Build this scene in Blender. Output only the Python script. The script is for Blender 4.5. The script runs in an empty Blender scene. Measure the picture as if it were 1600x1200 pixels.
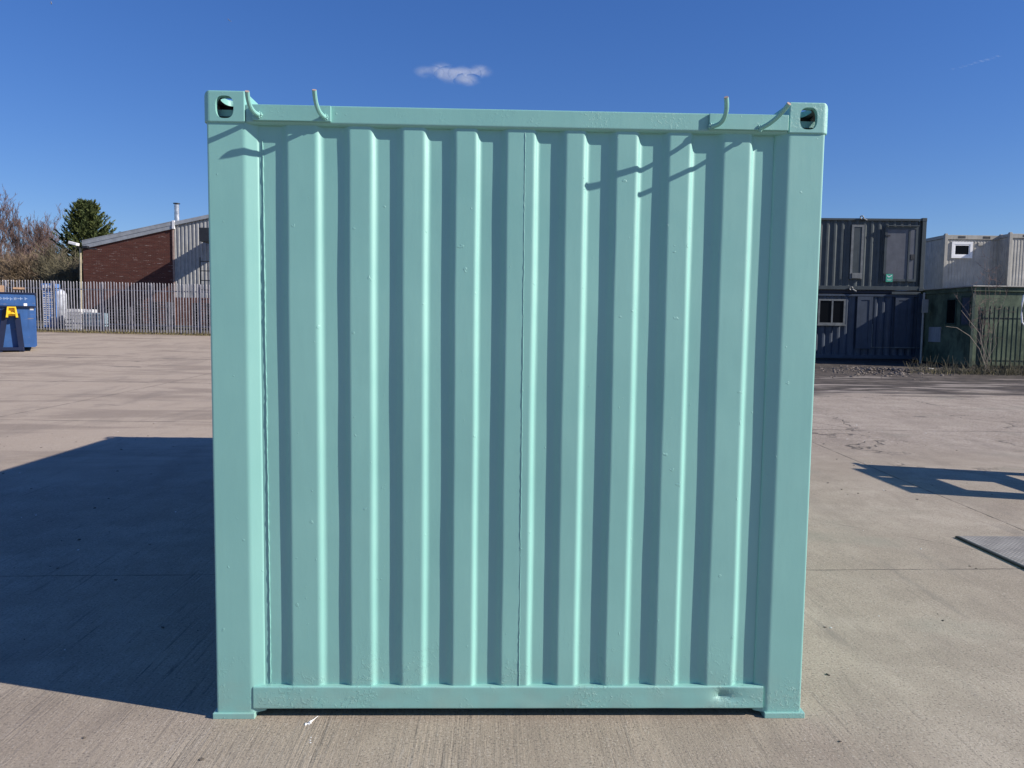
import bpy, bmesh, math, random
from mathutils import Vector, Matrix, noise as mnoise
R_ = math.radians
sc = bpy.context.scene
col = sc.collection

# ------------------------------------------------------------------ camera
CAM = Vector((1.1196, -3.0612, 1.6224))
RX = Vector((0.99957826, -0.02619362, 0.01253798))      # right
RD = Vector((0.01047097, -0.07761136, -0.9969287))      # down
RF = Vector((0.02708626, 0.99663954, -0.07730436))      # forward
cd = bpy.data.cameras.new("camera"); cam = bpy.data.objects.new("camera", cd); col.objects.link(cam)
m = Matrix((( RX.x, -RD.x, -RF.x, CAM.x), (RX.y, -RD.y, -RF.y, CAM.y), (RX.z, -RD.z, -RF.z, CAM.z), (0, 0, 0, 1)))
cam.matrix_world = m
cd.sensor_width = 36.0; cd.lens = 36.0*1202/1600; cd.clip_start = 0.05; cd.clip_end = 6000
sc.camera = cam

# ------------------------------------------------------------------ sky, sun, exposure
KX, KY, KZ = 3.46, -1.0, 2.08                            # direction towards the sun
SD = Vector((KX, KY, KZ)).normalized()
EL = math.asin(SD.z); AZ = math.atan2(SD.x, SD.y)
w = bpy.data.worlds.new("World"); sc.world = w; w.use_nodes = True
nt = w.node_tree; nt.nodes.clear()
sky = nt.nodes.new('ShaderNodeTexSky'); sky.sky_type = 'NISHITA'; sky.sun_disc = False
sky.sun_elevation = EL; sky.sun_rotation = AZ
sky.altitude = 0; sky.air_density = 1.0; sky.dust_density = 0.0; sky.ozone_density = 8.0
bg = nt.nodes.new('ShaderNodeBackground'); bg.inputs[1].default_value = 0.132
wo = nt.nodes.new('ShaderNodeOutputWorld')
hs = nt.nodes.new('ShaderNodeHueSaturation'); hs.inputs['Saturation'].default_value = 1.26; hs.inputs['Hue'].default_value = 0.519; gm = nt.nodes.new('ShaderNodeGamma'); gm.inputs['Gamma'].default_value = 0.74
nt.links.new(sky.outputs[0], gm.inputs['Color']); nt.links.new(gm.outputs[0], hs.inputs['Color']); nt.links.new(hs.outputs[0], bg.inputs[0]); nt.links.new(bg.outputs[0], wo.inputs[0])
sl = bpy.data.lights.new("sun", 'SUN'); sl.energy = 5.0; sl.angle = R_(0.5); sl.color = (1.0, 0.93, 0.84)
so = bpy.data.objects.new("sun", sl); col.objects.link(so)
so.rotation_euler = SD.to_track_quat('Z', 'Y').to_euler(); so.location = SD*60
sc.view_settings.view_transform = 'Standard'; sc.view_settings.look = 'None'
sc.view_settings.exposure = 0.45; sc.view_settings.gamma = 1.0
sc.cycles.max_bounces = 6; sc.cycles.volume_bounces = 2; sc.cycles.transparent_max_bounces = 12

# ------------------------------------------------------------------ helpers
def ray(px, py):
    return RX*((px-800)/1202) + RD*((py-600)/1202) + RF
def at(px, py, Y):                                       # photo pixel -> point on the plane y = Y
    d = ray(px, py); t = (Y-CAM.y)/d.y
    return CAM + d*t
def hit(px, py, root, dep=0.0):                          # photo pixel -> local (x, z) on a root's plane local y = dep
    inv = root.matrix_basis.inverted()
    o = inv @ CAM; d = inv.to_3x3() @ ray(px, py)
    t = (dep-o.y)/d.y
    p = o + d*t
    return p.x, p.z
def sstep(a, b, x):
    t = max(0, min(1, (x-a)/(b-a))); return t*t*(3-2*t)
def gz(x, y):                                            # height of the yard
    s = 0.0335 - 0.0004*max(-30, min(22, x))
    v = (y-12.5)/3.0
    f = 3.0*(math.log1p(math.exp(v)) if v < 30 else v)
    f = min(f, 45)
    return s*f*(1 - sstep(300, 900, math.hypot(x, y)))

class MB:
    def __init__(s): s.bm = bmesh.new()
    def box(s, x0, x1, y0, y1, z0, z1, bev=0.0, M=None):
        c = Vector(((x0+x1)/2, (y0+y1)/2, (z0+z1)/2))
        mat = Matrix.Translation(c) @ Matrix.Diagonal((abs(x1-x0), abs(y1-y0), abs(z1-z0), 1))
        if M is not None: mat = M @ mat
        r = bmesh.ops.create_cube(s.bm, size=1, matrix=mat)
        if bev > 0:
            es = list({e for v in r['verts'] for e in v.link_edges})
            bmesh.ops.bevel(s.bm, geom=es, offset=bev, segments=2, affect='EDGES', profile=0.5)
        return s
    def prism(s, pts, axis, a, b):                       # closed outline extruded along an axis from a to b
        def mk(p, t):
            return {'z': (p[0], p[1], t), 'y': (p[0], t, p[1]), 'x': (t, p[0], p[1])}[axis]
        A = [s.bm.verts.new(mk(p, a)) for p in pts]; B = [s.bm.verts.new(mk(p, b)) for p in pts]
        n = len(pts)
        s.bm.faces.new(A); s.bm.faces.new(B[::-1])
        for i in range(n):
            s.bm.faces.new((A[i], B[i], B[(i+1) % n], A[(i+1) % n]))
        return s
    def tube(s, pts, rad, n=8, cap=True):
        pts = [Vector(p) for p in pts]
        if not hasattr(rad, '__len__'): rad = [rad]*len(pts)
        rings = []; ref = None
        for i, p in enumerate(pts):
            t = (pts[min(i+1, len(pts)-1)] - pts[max(i-1, 0)])
            if t.length < 1e-9: t = Vector((0, 0, 1))
            t.normalize()
            if ref is None: ref = Vector((0, 0, 1)) if abs(t.z) < 0.9 else Vector((1, 0, 0))
            u = t.cross(ref); u.normalize(); v = t.cross(u)
            ref = -v if False else ref
            rings.append([s.bm.verts.new(p + (u*math.cos(2*math.pi*k/n) + v*math.sin(2*math.pi*k/n))*rad[i]) for k in range(n)])
        for a, b in zip(rings, rings[1:]):
            for k in range(n):
                s.bm.faces.new((a[k], a[(k+1) % n], b[(k+1) % n], b[k]))
        if cap:
            s.bm.faces.new(rings[0][::-1]); s.bm.faces.new(rings[-1])
        return s
    def grid(s, fn, nu, nv):                             # open sheet: fn(i/nu, j/nv) -> point
        V = [[s.bm.verts.new(fn(i, j)) for j in range(nv+1)] for i in range(nu+1)]
        for i in range(nu):
            for j in range(nv):
                s.bm.faces.new((V[i][j], V[i+1][j], V[i+1][j+1], V[i][j+1]))
        return s
    def face(s, *pts):
        s.bm.faces.new([s.bm.verts.new(p) for p in pts]); return s
    def holed(s, o, u, v, nrm, W, H, T, cx, cy, rx, ry, n=40, pw=2.8):
        # plate with a rounded hole; o corner, u/v in-plane axes, nrm outwards; T thickness goes inwards
        o, u, v, nrm = Vector(o), Vector(u), Vector(v), Vector(nrm)
        loops = []
        for d in (0, T):
            inn, out = [], []
            for k in range(n):
                a = 2*math.pi*k/n; c, q = math.cos(a), math.sin(a)
                ix = cx + rx*math.copysign(abs(c)**(2/pw), c); iy = cy + ry*math.copysign(abs(q)**(2/pw), q)
                tx = ((W-cx) if c > 0 else cx)/max(abs(c), 1e-9); ty = ((H-cy) if q > 0 else cy)/max(abs(q), 1e-9)
                t = min(tx, ty); ox, oy = cx + c*t, cy + q*t
                inn.append(s.bm.verts.new(o + u*ix + v*iy - nrm*d)); out.append(s.bm.verts.new(o + u*ox + v*oy - nrm*d))
            loops.append((inn, out))
        (i0, o0), (i1, o1) = loops
        for k in range(n):
            q = (k+1) % n
            s.bm.faces.new((i0[k], o0[k], o0[q], i0[q])); s.bm.faces.new((i1[k], i1[q], o1[q], o1[k]))
            s.bm.faces.new((i0[k], i0[q], i1[q], i1[k])); s.bm.faces.new((o0[k], o1[k], o1[q], o0[q]))
        return s
    def build(s, name, mat, parent=None, smooth=False, keep=False):
        me = bpy.data.meshes.new(name)
        if not keep: bmesh.ops.recalc_face_normals(s.bm, faces=s.bm.faces)
        s.bm.to_mesh(me); s.bm.free()
        me.materials.append(mat)
        if smooth:
            for p in me.polygons: p.use_smooth = True
        o = bpy.data.objects.new(name, me); col.objects.link(o)
        if parent is not None: o.parent = parent
        return o

def tag(o, label, cat, group=None, kind=None):
    if label: o['label'] = label
    if cat: o['category'] = cat
    if group: o['group'] = group
    if kind: o['kind'] = kind
    return o
def empty(name, loc, rz=0.0, ry=0.0):
    o = bpy.data.objects.new(name, None); col.objects.link(o)
    o.matrix_basis = Matrix.Translation(Vector(loc)) @ Matrix.Rotation(rz, 4, 'Z') @ Matrix.Rotation(ry, 4, 'Y')
    o.empty_display_size = 0.2
    return o
def copy_tree(o, parent=None):
    c = o.copy(); col.objects.link(c)
    if parent is not None: c.parent = parent
    for ch in list(o.children): copy_tree(ch, c)
    return c

# ------------------------------------------------------------------ materials
class NT:
    def __init__(s, name):
        s.m = bpy.data.materials.new(name); s.m.use_nodes = True
        s.t = s.m.node_tree; s.t.nodes.clear()
        s.out = s.t.nodes.new('ShaderNodeOutputMaterial')
    def n(s, typ, ins=None, **kw):
        nd = s.t.nodes.new('ShaderNode'+typ)
        for k, v in kw.items(): setattr(nd, k, v)
        for k, v in (ins or {}).items():
            sk = nd.inputs[k]
            if isinstance(v, bpy.types.NodeSocket): s.t.links.new(v, sk)
            else: sk.default_value = v
        return nd
    def math(s, op, a, b=0.0, c=None, clamp=False):
        i = {0: a, 1: b}
        if c is not None: i[2] = c
        return s.n('Math', i, operation=op, use_clamp=clamp).outputs[0]
    def mix(s, f, a, b, mode='MIX'):
        nd = s.n('Mix', data_type='RGBA', blend_type=mode)
        for k, v in ((0, f), (6, a), (7, b)):
            if isinstance(v, bpy.types.NodeSocket): s.t.links.new(v, nd.inputs[k])
            else: nd.inputs[k].default_value = (v if k == 0 else (*v[:3], 1))
        return nd.outputs[2]
    def pos(s): return s.n('TexCoord').outputs['Object']
    def wpos(s): return s.n('NewGeometry').outputs['Position']
    def scale(s, vec, sx, sy, sz, rz=0.0):
        return s.n('Mapping', {'Vector': vec, 'Rotation': (0, 0, rz), 'Scale': (sx, sy, sz)}).outputs[0]
    def noise(s, vec, scale, detail=4, rough=0.55, dist=0.0):
        return s.n('TexNoise', {'Vector': vec, 'Scale': scale, 'Detail': detail, 'Roughness': rough, 'Distortion': dist}).outputs[0]
    def ramp(s, x, a, b, va=0.0, vb=1.0):
        return s.n('MapRange', {0: x, 1: a, 2: b, 3: va, 4: vb}, clamp=True, interpolation_type='SMOOTHSTEP').outputs[0]
    def sep(s, v): return s.n('SeparateXYZ', {0: v}).outputs
    def bump(s, h, strength, dist, nrm=None):
        i = {'Height': h, 'Strength': strength, 'Distance': dist}
        if nrm is not None: i['Normal'] = nrm
        return s.n('Bump', i).outputs[0]
    def bsdf(s, color, rough=0.6, metal=0.0, normal=None, spec=0.5, **kw):
        i = {'Base Color': color if isinstance(color, bpy.types.NodeSocket) else (*color[:3], 1), 'Roughness': rough, 'Metallic': metal, 'Specular IOR Level': spec}
        if normal is not None: i['Normal'] = normal
        i.update(kw)
        b = s.n('BsdfPrincipled', i)
        s.t.links.new(b.outputs[0], s.out.inputs[0])
        return s.m

def simple(name, c, rough=0.6, metal=0.0, var=0.25, scale=6.0, bump=0.0, spec=0.5):
    t = NT(name); p = t.wpos()
    n1 = t.noise(p, scale, 5, 0.6); n2 = t.noise(p, scale*7, 3, 0.6)
    f = t.math('ADD', t.math('MULTIPLY', n1, 0.7), t.math('MULTIPLY', n2, 0.3))
    d = tuple(x*(1-var) for x in c); l = tuple(min(1, x*(1+var)) for x in c)
    cc = t.mix(t.ramp(f, 0.32, 0.68), d, l)
    nr = t.bump(n2, 0.3, bump) if bump else None
    return t.bsdf(cc, t.ramp(n1, 0.3, 0.7, rough*0.85, min(1, rough*1.15)), metal, nr, spec)

def make_teal():
    t = NT('teal_paint'); p = t.wpos(); x, y, z = t.sep(p)
    big = t.noise(p, 1.6, 3, 0.5); mid = t.noise(p, 9, 4, 0.55); fine = t.noise(p, 240, 3, 0.55)
    lump = t.noise(p, 62, 4, 0.7, 0.6)
    low = t.ramp(z, 0.42, 0.06)                          # old paint and scabs gather low down
    rail = t.math('MULTIPLY', t.ramp(z, 2.36, 2.40), 0.28)
    m1 = t.math('MAXIMUM', low, rail)
    patch = t.ramp(t.noise(p, 5.5, 5, 0.6, 0.4), 0.47, 0.64)
    scab = t.math('MULTIPLY', t.ramp(lump, 0.53, 0.60), t.math('MULTIPLY', m1, patch))
    rare = t.math('MULTIPLY', t.ramp(t.noise(p, 34, 2, 0.5), 0.73, 0.76), 0.8)
    h = t.math('ADD', t.math('ADD', t.math('MULTIPLY', fine, 0.03), t.math('MULTIPLY', big, 1.2)), t.math('ADD', t.math('MULTIPLY', scab, 0.30), t.math('MULTIPLY', rare, 0.25)))
    h = t.math('ADD', h, t.math('MULTIPLY', t.noise(t.scale(p, 1, 1, 0.22), 26, 3, 0.6), 0.10))
    nr = t.bump(h, 1.0, 0.004)
    c = t.mix(t.ramp(big, 0.3, 0.7), (0.214, 0.466, 0.420), (0.238, 0.496, 0.444))
    c = t.mix(t.ramp(t.noise(t.scale(p, 1, 1, 0.12), 14, 4, 0.6), 0.35, 0.75, 0.0, 0.22), c, (0.212, 0.455, 0.41))
    dust = t.math('MULTIPLY', t.ramp(z, 0.30, 0.0), t.ramp(mid, 0.35, 0.7, 0.05, 0.42))
    c = t.mix(dust, c, (0.28, 0.38, 0.32))
    chip = t.math('MULTIPLY', t.ramp(t.noise(p, 120, 3, 0.65), 0.69, 0.72), t.math('MULTIPLY', m1, 0.5))
    c = t.mix(chip, c, (0.17, 0.16, 0.13))
    return t.bsdf(c, t.ramp(mid, 0.3, 0.7, 0.44, 0.54), 0.0, nr, 0.75)

def make_concrete():
    t = NT('yard_concrete'); p = t.wpos(); x, y, z = t.sep(p)
    big = t.noise(p, 0.45, 6, 0.6, 0.3); mid = t.noise(p, 2.6, 6, 0.62, 0.2); agg = t.noise(p, 95, 4, 0.65)
    fine = t.noise(p, 330, 2, 0.6)
    c = t.mix(t.ramp(big, 0.33, 0.66), (0.312, 0.258, 0.198), (0.392, 0.332, 0.262))
    c = t.mix(t.ramp(mid, 0.35, 0.66, 0, 0.6), c, (0.265, 0.220, 0.172))
    # pinker, paler wash on the far left; greyer to the right
    leftm = t.math('MULTIPLY', t.ramp(x, 0.5, -3.0), t.ramp(y, 2.5, 7.5))
    c = t.mix(t.math('MULTIPLY', leftm, 0.75), c, (0.435, 0.352, 0.270))
    c = t.mix(t.math('MULTIPLY', t.ramp(t.noise(t.scale(p, 0.22, 0.75, 1), 1.3, 5, 0.6, 0.5), 0.49, 0.63), t.math('MULTIPLY', leftm, 0.6)), c, (0.225, 0.178, 0.138))
    # brushed finish: streaks along the bay, strongest in front on the left
    st = t.scale(p, 1, 0.03, 1, R_(4.5))
    sn = t.noise(st, 46, 4, 0.7); sf = t.noise(st, 120, 3, 0.6)
    stm = t.math('MULTIPLY', t.ramp(x, 4.0, 0.4, 0.35, 1.0), t.ramp(y, 7.0, 1.0, 0.15, 1.0))
    brk = t.ramp(t.noise(t.scale(p, 2.0, 0.55, 1), 1.7, 4, 0.6), 0.34, 0.62, 0.15, 1.0)
    stm = t.math('MULTIPLY', stm, brk)
    c = t.mix(t.math('MULTIPLY', t.ramp(sn, 0.43, 0.33), t.math('MULTIPLY', stm, 0.75)), c, (0.115, 0.098, 0.082))
    c = t.mix(t.math('MULTIPLY', t.ramp(sf, 0.56, 0.70), t.math('MULTIPLY', stm, 0.45)), c, (0.45, 0.40, 0.345))
    # grain and exposed aggregate
    aggm = t.math('MULTIPLY', t.ramp(y, 6.2, 8.0), t.ramp(x, 1.5, 3.5))
    c = t.mix(t.math('MULTIPLY', t.ramp(agg, 0.46, 0.34), 0.7), c, (0.10, 0.088, 0.078))
    c = t.mix(t.math('MULTIPLY', t.ramp(agg, 0.57, 0.68), 0.6), c, (0.52, 0.47, 0.41))
    sp = t.noise(p, 30, 3, 0.7)
    c = t.mix(t.math('MULTIPLY', t.ramp(sp, 0.44, 0.34), t.math('MULTIPLY', aggm, 0.8)), c, (0.13, 0.105, 0.10))
    c = t.mix(t.math('MULTIPLY', t.ramp(sp, 0.55, 0.63), t.math('MULTIPLY', aggm, 0.6)), c, (0.47, 0.41, 0.38))
    # smears, damp patches, greenish film
    sm = t.noise(t.scale(p, 0.9, 0.28, 1, R_(-28)), 1.5, 6, 0.65, 0.5)
    c = t.mix(t.ramp(sm, 0.50, 0.66, 0, 0.38), c, (0.205, 0.170, 0.138))
    sm2 = t.noise(t.scale(p, 1.0, 0.16, 1, R_(-42)), 4.5, 5, 0.6, 0.3)
    c = t.mix(t.math('MULTIPLY', t.ramp(sm2, 0.58, 0.70, 0, 0.38), t.math('MULTIPLY', t.ramp(x, 1.8, 3.0), t.ramp(y, 5.0, 3.0))), c, (0.155, 0.138, 0.12))
    gr = t.noise(t.scale(p, 0.7, 1.0, 1, R_(20)), 0.9, 4, 0.6)
    c = t.mix(t.math('MULTIPLY', t.ramp(gr, 0.55, 0.70, 0, 0.38), t.ramp(x, 1.5, 3.0)), c, (0.225, 0.222, 0.175))
    wob = t.math('MULTIPLY', t.math('SUBTRACT', t.noise(p, 1.2, 3, 0.6), 0.5), 0.06)
    hair = t.math('MULTIPLY', t.math('SUBTRACT', t.noise(p, 14, 4, 0.7), 0.5), 0.02)
    def line(coord, at_, wd, mask=None, wm=1.0, strg=0.85):
        d = t.math('ABSOLUTE', t.math('ADD', t.math('SUBTRACT', coord, at_), t.math('ADD', hair, t.math('MULTIPLY', wob, wm))))
        f = t.math('MULTIPLY', t.ramp(d, wd, wd*0.35), strg)
        return t.math('MULTIPLY', f, mask) if mask is not None else f
    brk2 = t.ramp(t.noise(p, 3.0, 3, 0.6), 0.35, 0.55, 0.35, 1.0)
    xs = t.math('ADD', x, t.math('MULTIPLY', y, -0.043))
    J = line(xs, 5.33, 0.012, brk2, 0.2)
    for a, wd in ((1.95, 0.009), (9.0, 0.03), (15.2, 0.05), (22.0, 0.07)):
        J = t.math('MAXIMUM', J, line(t.math('ADD', y, t.math('MULTIPLY', x, -0.035 if a < 3 else 0.02)), a-(0.13 if a < 3 else 0), wd, brk2, 0.4 if a < 3 else 2.5))
    J = t.math('MAXIMUM', J, line(xs, 11.4, 0.02, brk2, 0.5)); J = t.math('MAXIMUM', J, line(xs, -7.2, 0.02, brk2, 0.5))
    d2 = t.math('ADD', t.math('MULTIPLY', x, 0.86), t.math('MULTIPLY', y, 0.51))
    J = t.math('MAXIMUM', J, line(d2, 10.6, 0.018, t.math('MULTIPLY', t.ramp(y, 8.6, 9.4), t.ramp(y, 16, 13)), 4.0, 0.7))
    d3 = t.math('ADD', t.math('MULTIPLY', x, 0.72), t.math('MULTIPLY', y, 0.69))
    J = t.math('MAXIMUM', J, line(d3, 5.05, 0.006, t.math('MULTIPLY', brk2, t.math('MULTIPLY', t.ramp(x, 2.7, 3.0), t.ramp(x, 5.2, 4.6))), 2.0, 0.5))
    dv = t.n('VectorMath', {0: p, 1: t.n('VectorMath', {0: t.n('TexNoise', {'Vector': p, 'Scale': 1.1, 'Detail': 4, 'Roughness': 0.6}).outputs[1], 'Scale': 1.5}, operation='SCALE').outputs[0]}, operation='ADD').outputs[0]
    vor = t.n('TexVoronoi', {'Vector': dv, 'Scale': 0.42}, feature='DISTANCE_TO_EDGE').outputs[0]
    crm = t.math('MULTIPLY', t.ramp(t.noise(p, 0.55, 3, 0.5), 0.48, 0.60), t.math('MULTIPLY', t.ramp(y, 4.0, 7.0), t.ramp(x, 0.0, 3.0)))
    crk = t.math('MULTIPLY', t.ramp(vor, 0.014, 0.004), t.math('MULTIPLY', crm, 0.8))
    J = t.math('MAXIMUM', J, crk)
    c = t.mix(J, c, (0.075, 0.064, 0.052))
    # worn dark tarmac in front of the stacked containers
    edge = t.math('ADD', y, t.math('MULTIPLY', t.math('SUBTRACT', t.noise(t.scale(p, 0.35, 1.6, 1), 0.8, 5, 0.65), 0.5), 7.0))
    tar = t.math('MULTIPLY', t.ramp(edge, 14.2, 15.4), t.ramp(x, 2.0, 4.0))
    hol = t.ramp(t.noise(t.scale(p, 0.30, 1.5, 1), 1.1, 5, 0.6, 0.6), 0.52, 0.62, 0, 0.9)
    tarc = t.mix(t.ramp(mid, 0.35, 0.65), (0.045, 0.037, 0.031), (0.092, 0.076, 0.062))
    tarc = t.mix(t.math('MULTIPLY', hol, t.ramp(y, 22.0, 18.0)), tarc, (0.30, 0.26, 0.22))
    c = t.mix(tar, c, tarc)
    pot = t.math('MULTIPLY', t.ramp(t.noise(t.scale(p, 0.5, 1.4, 1), 1.25, 4, 0.55, 0.3), 0.66, 0.71), t.math('MULTIPLY', t.ramp(y, 8.5, 10.5), 0.75))
    c = t.mix(pot, c, (0.11, 0.092, 0.078))
    # dirt and leaf litter along the left fence
    vz = t.math('ADD', y, t.math('MULTIPLY', t.math('SUBTRACT', t.noise(p, 1.4, 5, 0.7), 0.5), 1.6))
    dirt = t.math('MULTIPLY', t.ramp(vz, 34.6, 35.6), t.ramp(x, -3, -6))
    c = t.mix(dirt, c, t.mix(t.ramp(agg, 0.4, 0.6), (0.06, 0.042, 0.028), (0.15, 0.11, 0.07)))
    far = t.ramp(y, 37.0, 39.0); c = t.mix(far, c, t.mix(t.ramp(mid, 0.35, 0.65), (0.05, 0.05, 0.03), (0.10, 0.085, 0.055)))
    h = t.math('ADD', t.math('MULTIPLY', agg, 0.5), t.math('MULTIPLY', fine, 0.25))
    h = t.math('ADD', h, t.math('MULTIPLY', t.math('MULTIPLY', sn, stm), 1.1))
    h = t.math('SUBTRACT', h, t.math('MULTIPLY', J, 1.5))
    nr = t.bump(h, 0.75, 0.006)
    return t.bsdf(c, t.ramp(mid, 0.3, 0.7, 0.78, 0.92), 0.0, nr, 0.3)

def make_brick():
    t = NT('red_brick'); p = t.pos(); x, y, z = t.sep(p)
    v = t.n('CombineXYZ', {0: t.math('ADD', x, y), 1: z, 2: 0.0}).outputs[0]
    b = t.n('TexBrick', {'Vector': v, 'Color1': (0.105, 0.030, 0.022, 1), 'Color2': (0.150, 0.045, 0.031, 1), 'Mortar': (0.10, 0.072, 0.06, 1), 'Scale': 1.0, 'Mortar Size': 0.010, 'Bias': -0.1, 'Brick Width': 0.225, 'Row Height': 0.075})
    band = t.noise(t.scale(p, 0.5, 1, 9), 1.1, 4, 0.6)
    c = t.mix(t.ramp(band, 0.4, 0.66, 0, 0.5), b.outputs[0], (0.075, 0.028, 0.024))
    eff = t.math('MULTIPLY', t.ramp(t.noise(t.scale(p, 0.55, 1, 7.0), 2.4, 3, 0.6), 0.60, 0.66), t.ramp(t.noise(p, 9, 3, 0.6), 0.42, 0.58))
    c = t.mix(t.math('MULTIPLY', eff, 0.85), c, (0.42, 0.34, 0.30))
    return t.bsdf(c, 0.9, 0, t.bump(b.outputs[1], 0.4, 0.01), 0.2)

def make_streaked(name, c, rough=0.5, dark=0.5, metal=0.0, sc_=3.0, scuff=0.0):  # weathered sheet with vertical run marks
    t = NT(name); p = t.pos()
    run = t.noise(t.scale(p, 1, 1, 0.08), sc_*3, 5, 0.65); n = t.noise(p, sc_, 5, 0.6)
    cc = t.mix(t.ramp(n, 0.3, 0.7), tuple(v*0.85 for v in c), tuple(min(1, v*1.12) for v in c))
    cc = t.mix(t.ramp(run, 0.52, 0.72, 0, 0.7), cc, tuple(v*dark for v in c))
    if scuff:
        sq = t.math('MULTIPLY', t.ramp(t.noise(t.scale(p, 0.5, 1, 2.2), 5.0, 5, 0.7), 0.60, 0.68), scuff)
        cc = t.mix(sq, cc, (0.20, 0.17, 0.15))
    return t.bsdf(cc, rough, metal, t.bump(t.noise(p, 1.3, 2, 0.5), 0.5, 0.05) if scuff else None, 0.4)

def make_green():  # mottling paints tree shadows into the green
    t = NT('shade_mottled_green'); p = t.pos()
    n = t.noise(p, 1.6, 6, 0.65, 0.4); n2 = t.noise(t.scale(p, 1, 1, 0.25), 5, 5, 0.65)
    c = t.mix(t.ramp(n, 0.35, 0.65), (0.060, 0.085, 0.060), (0.135, 0.175, 0.115))
    c = t.mix(t.ramp(n2, 0.52, 0.68, 0, 0.6), c, (0.03, 0.040, 0.028))
    return t.bsdf(c, 0.8, 0, None, 0.2)

def make_tread():
    t = NT('tread_plate'); p = t.wpos()
    q = t.scale(p, 1, 1, 1, R_(45)); u, v, _ = t.sep(q)
    a = t.math('SINE', t.math('MULTIPLY', u, 135.0)); b = t.math('SINE', t.math('MULTIPLY', v, 135.0))
    pr = t.math('MULTIPLY', a, b)
    h = t.ramp(pr, 0.15, 0.55)
    n = t.noise(p, 7, 5, 0.65)
    c = t.mix(t.ramp(n, 0.3, 0.7), (0.27, 0.25, 0.225), (0.40, 0.37, 0.335))
    c = t.mix(t.math('MULTIPLY', t.math('SUBTRACT', 1.0, h), 0.42), c, (0.12, 0.108, 0.098))
    return t.bsdf(c, 0.65, 0.2, t.bump(h, 0.8, 0.004), 0.4)

M_TEAL = make_teal()
M_CONC = make_concrete()
M_BRICK = make_brick()
M_NAVY = make_streaked('dark_slate_paint', (0.056, 0.069, 0.073), 0.42, 0.6)
M_NAVY2 = make_streaked('dark_navy_paint', (0.050, 0.066, 0.094), 0.45, 0.6)
M_DOOR = make_streaked('grey_door_paint', (0.11, 0.115, 0.13), 0.35, 0.75)
M_FRAME = simple('pale_frame_metal', (0.15, 0.16, 0.16), 0.5)
M_GREYC = make_streaked('grey_cabin_panel', (0.40, 0.385, 0.345), 0.55, 0.62)
M_GREYF = make_streaked('grey_cabin_frame', (0.36, 0.345, 0.305), 0.55, 0.6)
M_PVC = simple('white_plastic', (0.80, 0.80, 0.80), 0.4, var=0.06)
M_CLAD = make_streaked('grey_cladding', (0.36, 0.36, 0.35), 0.5, 0.8)
M_FASC = make_streaked('grey_fascia', (0.33, 0.35, 0.37), 0.5, 0.8)
M_GALV = simple('galvanised_steel', (0.21, 0.21, 0.245), 0.5, 0.25, 0.25, 4)
M_GREEN = make_green()
M_GREENF = simple('green_fence_paint', (0.025, 0.05, 0.04), 0.5)
M_DARK = simple('dark_steel', (0.02, 0.022, 0.026), 0.5)
M_BLACK = simple('edge_shade_black', (0.012, 0.012, 0.013), 0.7)
M_BLUE = make_streaked('blue_skip_paint', (0.030, 0.092, 0.255), 0.45, 0.7, sc_=2.0, scuff=0.6)
M_BLUED = make_streaked('dark_blue_paint', (0.006, 0.012, 0.040), 0.45, 0.7)
M_YEL = simple('yellow_paint', (0.80, 0.52, 0.02), 0.4, var=0.15)
M_WHITE = simple('white_paint', (0.78, 0.78, 0.78), 0.5, var=0.1)
M_CARD = simple('brown_board', (0.40, 0.25, 0.15), 0.8)
M_TREAD = make_tread()
M_RUST = simple('rusty_steel', (0.36, 0.27, 0.23), 0.8)
M_SIGN = simple('green_sign', (0.05, 0.36, 0.24), 0.4, var=0.08)
def make_glass():
    t = NT('dark_window_glass'); return t.bsdf((0.005, 0.006, 0.008), 0.25, 0, None, 0.08)
M_GLASS = make_glass()
M_BARK = simple('grey_brown_bark', (0.15, 0.115, 0.095), 0.9, var=0.3)
M_TWIG_P = simple('purple_brown_twigs', (0.165, 0.108, 0.092), 0.9, var=0.25)
M_TWIG_Y = simple('straw_brown_twigs', (0.185, 0.135, 0.085), 0.9, var=0.3)
M_TWIG_O = simple('olive_twigs', (0.125, 0.110, 0.066), 0.9, var=0.3)
M_TWIG_L = simple('pale_dry_stem', (0.24, 0.20, 0.16), 0.9, var=0.2)
def make_leaf():
    t = NT('conifer_foliage'); p = t.wpos(); n = t.noise(p, 0.9, 4, 0.6); n2 = t.noise(p, 7, 3, 0.6)
    c = t.mix(t.ramp(n, 0.3, 0.7), (0.035, 0.058, 0.022), (0.095, 0.115, 0.036)); c = t.mix(t.ramp(n2, 0.4, 0.7, 0, 0.5), c, (0.13, 0.14, 0.05))
    return t.bsdf(c, 0.8, 0, None, 0.2)
M_LEAF = make_leaf()
M_GRASS = simple('dry_grass', (0.19, 0.16, 0.075), 0.9, var=0.4)
M_STONE = simple('pale_rubble', (0.15, 0.125, 0.105), 0.9, var=0.4, scale=12)
M_BLUEW = simple('blue_plastic', (0.08, 0.19, 0.46), 0.5)
M_IBC = simple('pale_blue_plastic', (0.22, 0.30, 0.36), 0.5)
M_SHAD = simple('shade_dark_timber', (0.035, 0.036, 0.048), 0.8)  # dark tone that also stands for shade behind the fence and in the stack gap
M_WOOD = simple('weathered_pole', (0.33, 0.29, 0.20), 0.8)

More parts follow.
